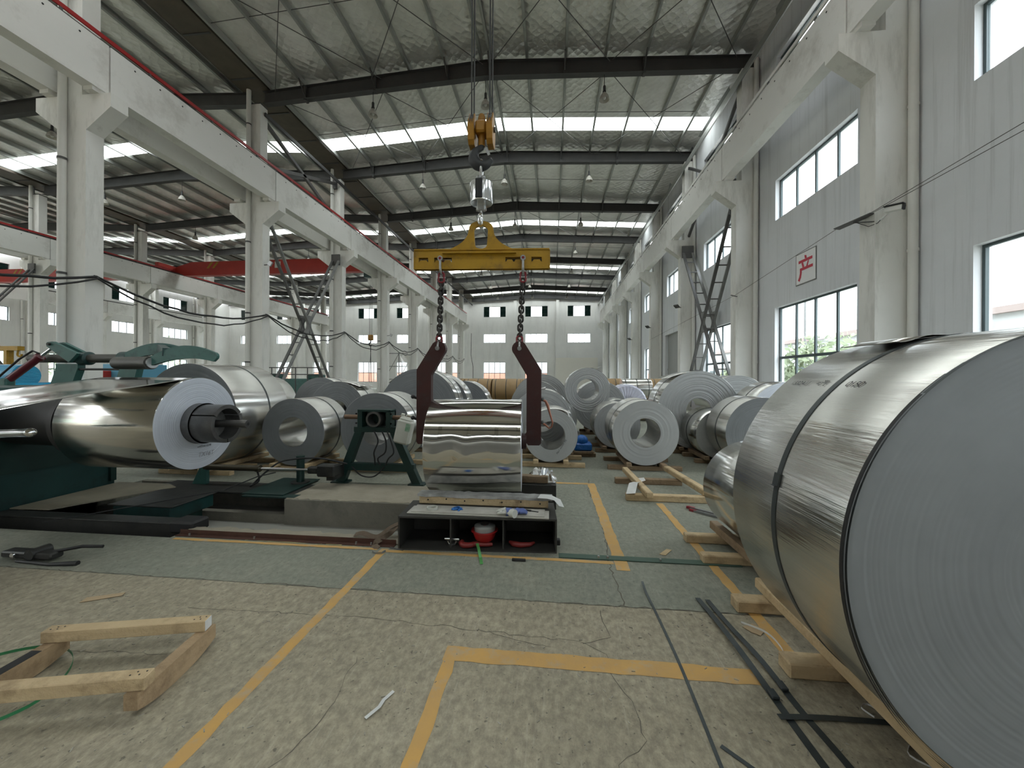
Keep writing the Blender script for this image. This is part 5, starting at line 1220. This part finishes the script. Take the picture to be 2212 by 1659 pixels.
# bell lamps under the rafters
m_lampg = M('lamp_reflector', (.62,.6,.55), .35, var=(.5,.48,.43), vs=6)
def lamp(x, y, z, lab, grp):
    r_ = thing('bell_lamp', lab, 'lamp', (x, y, z), 0, grp)
    MB().cyl((0, 0, .42), (0, 0, 1.1), .012, 8).build('drop_rod', m_darksteel, r_, SM, True)
    MB().lathe([(0, .45), (.04, .45), (.05, .42), (.05, .26), (.065, .24), (.065, .17), (.03, .16)], 16, (0, 0, 0)).build('lamp_holder', m_darksteel, r_, SM, True)
    MB().lathe([(.05, .2), (.08, .16), (.15, .06), (.185, -.06), (.19, -.09), (.18, -.09), (.14, .05), (.07, .14)], 28, (0, 0, 0)).build('reflector', m_lampg, r_, SM, True)
    MB().sphere((0, 0, .0), .06, 8, (1, 1, 1.3)).build('bulb', m_white, r_, SM, True)
    return r_
lp = lamp(-7.2, 14.8, 12.2, 'bell shaped high bay lamp hanging under a rafter of the coil hall', 'bell lamps of the coil hall')
for y in YC[5:]:
    for x in (-7.2, -2.62, 1.92):
        if (x, y) == (-7.2, YC[5]): lp.location = (x, y, 12.2); continue
        dup(lp, None, (x, y, 12.2 if x != -2.62 else 12.25))
l2 = None
for y in YC[5:11]:
    for x in (-27.2, -22.0, -16.8):
        q = dup(lp, None, (x, y, 12.2), 'bell shaped lamp hanging in the neighbouring hall'); q['group'] = 'bell lamps of the neighbouring hall'
# red bridge cranes in the neighbouring halls
def far_crane(x0, x1, y, lab, hook):
    r_ = thing('bridge_crane', lab, 'crane', ((x0 + x1)/2, y, 10.22))
    poly = [(x0 + .2, 10.3), (x0 + 1.0, 9.9), (x1 - 1.0, 9.9), (x1 - .2, 10.3), (x1 - .2, 10.6), (x1 - 1.6, 11.0), (x0 + 1.6, 11.0), (x0 + .2, 10.6)]
    MB().prism(poly, y - .25, y + .25).build('girder', m_red, r_)
    for k in range(2): MB().prism([(x0 + 3.0 + k*.5, 10.45), (x0 + 3.2 + k*.5, 10.45), (x0 + 3.6 + k*.5, 10.95), (x0 + 3.4 + k*.5, 10.95)], y - .256, y - .251).build('hazard_stripe', m_yel, r_)
    for x in (x0, x1): MB().box(x - .15, x + .15, y - 1.6, y + 1.6, 10.34, 10.65).build('end_truck', m_red, r_)
    MB().box(x0 + 9.0, x0 + 9.5, y - .255, y - .251, 10.35, 10.85).build('rating_plate', m_white, r_)
    xx = x1 - 1.4
    MB().box(xx - .35, xx + .35, y - .5, y + .5, 9.35, 9.85).cyl((xx - .3, y - .3, 9.55), (xx + .5, y - .3, 9.55), .2, 16).build('hoist', m_teal, r_)
    if hook:
        for q in (-.12, -.04, .04, .12): MB().cyl((xx + q, y, 4.9), (xx + q, y, 9.4), .012, 6).build('rope', m_rope, r_)
        MB().cbox(xx - .2, xx + .2, y - .12, y + .12, 4.5, 4.95, .05).build('hook_block', m_yel_o, r_)
        MB().tube([(xx, y, 4.5), (xx, y, 4.35)] + hook_pts(xx, y, 4.2, .12, 90, 330, 12), .05, 8).build('hook', m_black, r_, SM)
        MB().tube([(xx, y, 4.05), (xx, y, 3.6)], .03, 6).tube([(xx, y, 3.6), (xx - .08, y, 1.2)], .02, 6).tube([(xx, y, 3.6), (xx + .08, y, 1.2)], .02, 6).build('sling', m_black, r_)
far_crane(XB + .63, XA - .63, 29.0, 'red bridge crane with yellow hazard stripes in the neighbouring hall', True)
far_crane(XCW + .92, XB - .63, 29.5, 'red bridge crane in the third hall', False)
# cables slung along the column row
def slung(ys, z, x, sag, r, seed):
    pts = []; r_ = random.Random(seed)
    for a, b in zip(ys, ys[1:]):
        for i in range(14):
            t_ = i / 14; pts.append((x, a + (b - a) * t_, z - sag * 4 * t_ * (1 - t_) * r_.uniform(.92, 1.06)))
    pts.append((x, ys[-1], z)); return MB().tube(pts, r, 8)
t = thing('slung_cable', 'pair of thick black cables slung from column to column', 'cable', (-11.74, 20, 4.1))
slung([y for y in YC[3:]], 4.17, -11.74, .5, .032, 1).build('cable', m_black, t, SM); slung([y for y in YC[3:]], 4.12, -11.70, .72, .024, 2).build('cable', m_black, t, SM)
for y in YC[3:]: MB().bar((-11.8, y, 4.2), (-11.68, y, 4.12), .04, .03).build('cable_hook', m_steel, t)
tag(MB().tube([(-11.9, Y_FAR - .5, 8.2), (-11.95, Y_FAR - .5, 5), (-11.6, Y_FAR - .6, 3.2), (-11.6, Y_FAR - .6, .0)], .04, 6).build('drop_cable', m_black), 'black cable dropping down beside the last column at the far wall', 'cable')
# thin wires and bracket on the window wall
t = thing('wire_bracket', 'dark angled cable bracket on the wall column beside the camera', 'bracket', (6.4, 8.5, 5.0))
MB().bar((6.55, 8.62, 5.02), (6.35, 9.35, 4.98), .16, .02).bar((6.57, 8.62, 4.85), (6.45, 9.0, 4.98), .03, .02).build('arm', m_steel, t)
MB().cyl((6.5, 8.6, 5.03), (6.45, 2.0, 5.4), .006, 6).cyl((6.5, 8.62, 5.01), (6.45, 2.0, 5.15), .006, 6).cyl((6.36, 9.35, 4.99), (6.5, 14.5, 4.6), .006, 6).cyl((6.5, 14.5, 4.6), (6.5, 26.5, 4.2), .006, 6).build('wire', m_steel, t)
t = thing('security_camera', 'small white bullet camera with dark hood on the wall column', 'camera', (6.6, 8.45, 4.95))
MB().bar((6.63, 8.6, 4.84), (6.7, 8.35, 4.97), .03, .03).build('mount', m_white, t); MB().bar((6.62, 8.42, 4.99), (6.76, 8.2, 4.96), .1, .1, c=.01).build('body', m_white, t); MB().bar((6.61, 8.43, 5.055), (6.77, 8.18, 5.025), .13, .02).bar((6.755, 8.21, 4.96), (6.775, 8.18, 4.955), .09, .09).build('hood', m_black, t)
MB().tube([(6.45, 8.95, 4.97), (6.52, 8.7, 4.78), (6.6, 8.58, 4.8), (6.64, 8.55, 4.86)], .007, 6).build('lead', m_black, t, SM)
for y, z in ((14.6, 4.55), (20.6, 5.25), (26.6, 5.0), (32.6, 4.8)):
    f = thing('floodlight', 'small floodlight on an arm fixed to a wall column', 'lamp', (6.5, y - .1, z), 0, 'floodlights on the wall columns')
    MB().bar((6.57, y - .1, z), (6.3, y - .25, z + .02), .03, .03).build('arm', m_steel, f)
    if y > 15: MB().bar((6.22, y - .33, z + .1), (6.38, y - .2, z - .02), .24, .07, (0, 0, 1), .01).build('head', m_steel, f)
for y, z in ((14.7, 6.2), (26.6, 4.6)):
    f = thing('floodlight', 'small floodlight bracketed to a column that carries the slung cables', 'lamp', (-11.7, y, z), 0, 'floodlights on the column row')
    MB().bar((-11.8, y, z), (-11.55, y, z + .02), .03, .03).build('arm', m_steel, f); MB().bar((-11.55, y - .08, z + .08), (-11.4, y - .08, z - .02), .2, .07, (0, 1, 0), .01).build('head', m_shackle, f)
# red character sign
SY = 11.94
t = thing('wall_sign', 'square white wall sign with one red character above the window', 'sign', (X_WALL, SY, 4.3))
MB().cbox(X_WALL - .02, X_WALL - .002, SY - .42, SY + .42, 4.42, 5.3, .004).build('board', M('sign_white', (.86,.86,.86), .5), t)
m_sred = M('sign_red', (.55,.03,.06), .5)
MB().box(X_WALL - .014, X_WALL - .001, SY - .45, SY + .45, 4.39, 4.419).box(X_WALL - .014, X_WALL - .001, SY - .45, SY + .45, 5.301, 5.325).box(X_WALL - .014, X_WALL - .001, SY - .45, SY - .421, 4.419, 5.301).box(X_WALL - .014, X_WALL - .001, SY + .421, SY + .45, 4.419, 5.301).build('edge_trim', m_steel2, t)
def stroke(pts):   # local u left..right as read from inside the hall (u right = -Y)
    MB().prism([(SY - a, 4.85 + b) for a, b in pts], X_WALL - .026, X_WALL - .0205, 'YZ').build('stroke', m_sred, t)
stroke([(-.04,.36),(.04,.34),(.06,.25),(-.02,.26)]); stroke([(-.3,.25),(.3,.25),(.3,.17),(-.3,.17)]); stroke([(-.17,.16),(-.10,.17),(-.05,.03),(-.12,.02)]); stroke([(.16,.17),(.10,.15),(.04,.02),(.1,.02)])
stroke([(-.24,.02),(.32,.02),(.32,-.06),(-.16,-.06),(-.16,-.12),(-.24,-.12)]); stroke([(-.24,-.12),(-.16,-.12),(-.19,-.25),(-.26,-.36),(-.33,-.31),(-.27,-.22)])
# ---- things in the neighbouring hall seen between the columns
t = thing('film_wrapped_bundle', 'bundle wrapped in glossy bright blue film behind the unwinder', 'bundle', (-11.0, 6.9, 0))
m_bl = M('cyan_film', (.01,.22,.42), .2, var=(.02,.33,.55), vs=3, vscale=(.3,1,6), bump=.5, bs=9, bscale=(.3,1,5))
MB().cbox(-13.2, -11.1, 6.7, 7.7, .3, 1.45, .06).build('lower_roll', m_bl, t); MB().cyl((-13.2, 7.1, 1.6), (-11.15, 7.1, 1.6), .24, 24).build('upper_roll', m_bl, t, SM); MB().box(-13.1, -11.2, 6.75, 7.65, 0, .3).build('timber_base', m_wood, t)
t = thing('blue_cabinet', 'pale blue steel cabinet with a red box beside the column row', 'cabinet', (-16.2, 13, 0))
MB().cbox(-17.0, -15.2, 12.8, 13.8, 0, 2.05, .02).build('body', M('pale_blue_paint', (.12,.36,.52), .5), t); MB().cbox(-16.95, -16.4, 12.5, 12.79, .6, 1.8, .02).build('red_box', m_red, t)
t = thing('yellow_gantry', 'small yellow gantry frame standing beyond the unwinder', 'gantry', (-14.6, 9.3, 0))
MB().box(-17.6, -14.75, 9.2, 9.35, 2.3, 2.42).prism([(-16.6,2.42),(-15.4,2.42),(-16.0,2.6)], 9.25, 9.3).build('beam', m_yel, t); MB().box(-17.5, -17.4, 9.2, 9.35, 0, 2.3).box(-15.2, -15.1, 9.2, 9.35, 0, 2.3).build('post', m_yel, t)
for x in (-15.25, -14.85): MB().tube([(x, 9.28, 2.3)] + hook_pts(x + .05, 9.28, 2.2, .07, 150, 360, 8), .025, 8).build('hook', m_yel, t, SM)
t = thing('pipe_scaffold', 'grey pipe scaffold draped with clear film by the far columns', 'scaffold', (-16.3, 40, 0))
for x in (-18, -16.4, -14.8): MB().cyl((x, 40, 0), (x, 40, 4.3), .05, 8).build('upright', m_steel2, t)
for z in (1.4, 2.8, 4.2): MB().cyl((-18, 40, z), (-14.8, 40, z), .04, 8).build('ledger', m_steel2, t)
MB().cyl((-18, 40, 1.4), (-16.4, 40, 4.2), .03, 8).cyl((-16.4, 40, 1.4), (-14.8, 40, 4.2), .03, 8).build('diagonal', m_steel2, t)
MB().add([(-16.3,39.9,4.1),(-14.8,39.9,4.15),(-15.0,39.85,2.2),(-15.6,39.9,1.6)], [(0,1,2,3)]).build('film_sheet', glass('hanging_film', (.75,.76,.74), .2), t)
t = thing('distant_machine', 'dark green machine with pipe railing in the neighbouring hall', 'machine', (-15.5, 22, 0))
MB().cbox(-17.6, -13.4, 21.5, 23, 0, 1.5, .05).cbox(-14.4, -13.6, 21.3, 22, 1.5, 1.75, .05).cbox(-16.9, -16.2, 21.3, 22, 1.5, 1.8, .05).build('body', m_teal_l, t)
for i in range(7): MB().cyl((-18 + i * .75, 21.2, 0), (-18 + i * .75, 21.2, 2.15), .03, 8).build('rail_post', m_steel, t)
for z in (1.75, 2.15): MB().cyl((-18, 21.2, z), (-13.5, 21.2, z), .03, 8).build('hand_rail', m_steel, t)
# ================================================================== OUTSIDE
struct(MB().add([(-260,-160,-.32),(260,-160,-.32),(260,260,-.32),(-260,260,-.32)], [(0,1,2,3)]).build('ground', M('yard_ground', (.30,.29,.26), .95, var=(.24,.235,.2), vs=.3)), 'pale concrete yard around the building')
m_leaf = M('tree_leaves', (.17,.21,.11), .7, var=(.22,.26,.15), vs=4); m_leaf2 = M('hazy_hill_leaves', (.22,.27,.22), .8, var=(.26,.31,.25), vs=.3)  # hill green is paled, distance haze mixed into its colour
m_bark = M('bark', (.09,.06,.04), .9)
def tree(x, y, h, r, lab, seed, n=900):
    t = thing('tree', lab, 'tree', (x, y, -.3)); rs = random.Random(seed)
    MB().tube([(x, y, -.3), (x + .1, y, h*.4), (x + .05, y + .1, h*.7)], [.14, .1, .05], 8).build('trunk', m_bark, t, SM)
    mb = MB()
    for i in range(n):
        while True:
            p = Vector((rs.uniform(-1,1), rs.uniform(-1,1), rs.uniform(-1,1)))
            if .35 < p.length < 1: break
        c = Vector((x + p.x*r, y + p.y*r, h*.62 + p.z*h*.4)); a = Vector((rs.uniform(-1,1), rs.uniform(-1,1), rs.uniform(-1,1))).normalized(); b = a.orthogonal().normalized(); s_ = rs.uniform(.1, .22)
        mb.add([c - a*s_, c + b*s_*.6, c + a*s_, c - b*s_*.6], [(0,1,2,3)])
    o = mb.build('foliage', m_leaf, t); o['kind'] = 'stuff'
for i, (x, y, h, r) in enumerate(((11.6, 17.6, 3.6, 1.7), (11.2, 21.0, 2.6, 1.3), (10.6, 23.6, 2.2, 1.0), (11.5, 14.2, 3.2, 1.3))):
    tree(x, y, h, r, ('bushy green tree outside the window wall', 'round green tree outside the window wall', 'low bright shrub outside the window wall', 'green tree close outside the big window')[i], i)
t = thing('yard_building', 'pale concrete building across the yard beyond the window wall', 'building', (22, 30, -.3))
m_ob = M('outer_wall', (.45,.45,.44), .9, var=(.38,.38,.37), vs=.5, stain=(.25,.25,.25), ss=1.2)
MB().box(20, 30, 5, 70, -.3, 4.6).build('wall', m_ob, t); MB().box(19.8, 30, 4.8, 70.2, 4.6, 4.9).build('parapet', M('parapet', (.3,.24,.22), .8), t)
for i in range(10): MB().box(19.95, 20.0, 8 + i*6, 11 + i*6, 1.0, 2.6).build('window', m_frame, t)
tag(MB().cyl((15, 24.6, -.3), (15, 24.6, 6.5), .06, 8).build('yard_pole', m_steel2), 'thin pole standing in the yard outside the window wall', 'pole')
t = thing('brick_building', 'long red brick building behind the far wall', 'building', (-20, 80, -.3))
MB().box(-70, 25, 78, 86, -.3, 2.6).build('wall', M('brick_red', (.42,.2,.14), .9, var=(.36,.17,.12), vs=2), t); MB().box(-70, 25, 78.2, 86, 2.6, 6).build('upper_wall', m_ob, t)
hs = []; nx, ny = 30, 6
for j in range(ny + 1):
    for i in range(nx + 1):
        y = -60 + 260 * i / nx; u = j / ny; h = (9 + 4*math.sin(i*.7) + 3*math.sin(i*1.9 + 1)) * math.sin(u*PI/2)
        hs.append((-90 - 60*u, y, -.3 + h))
tag(MB().add(hs, [(j*(nx+1)+i, (j+1)*(nx+1)+i, (j+1)*(nx+1)+i+1, j*(nx+1)+i+1) for j in range(ny) for i in range(nx)]).build('wooded_hill', m_leaf2, None, 1.5), 'green wooded hill beyond the third hall', 'hill')
for i in range(3): tree(-66 + (i % 2)*3, 44 + i*9, 7 + (i % 3), 3.2, 'broad green tree outside the third hall', 20 + i, 500)
for o in [q for q in COL.objects if q.get('label') == 'broad green tree outside the third hall']: o['group'] = 'trees outside the third hall'
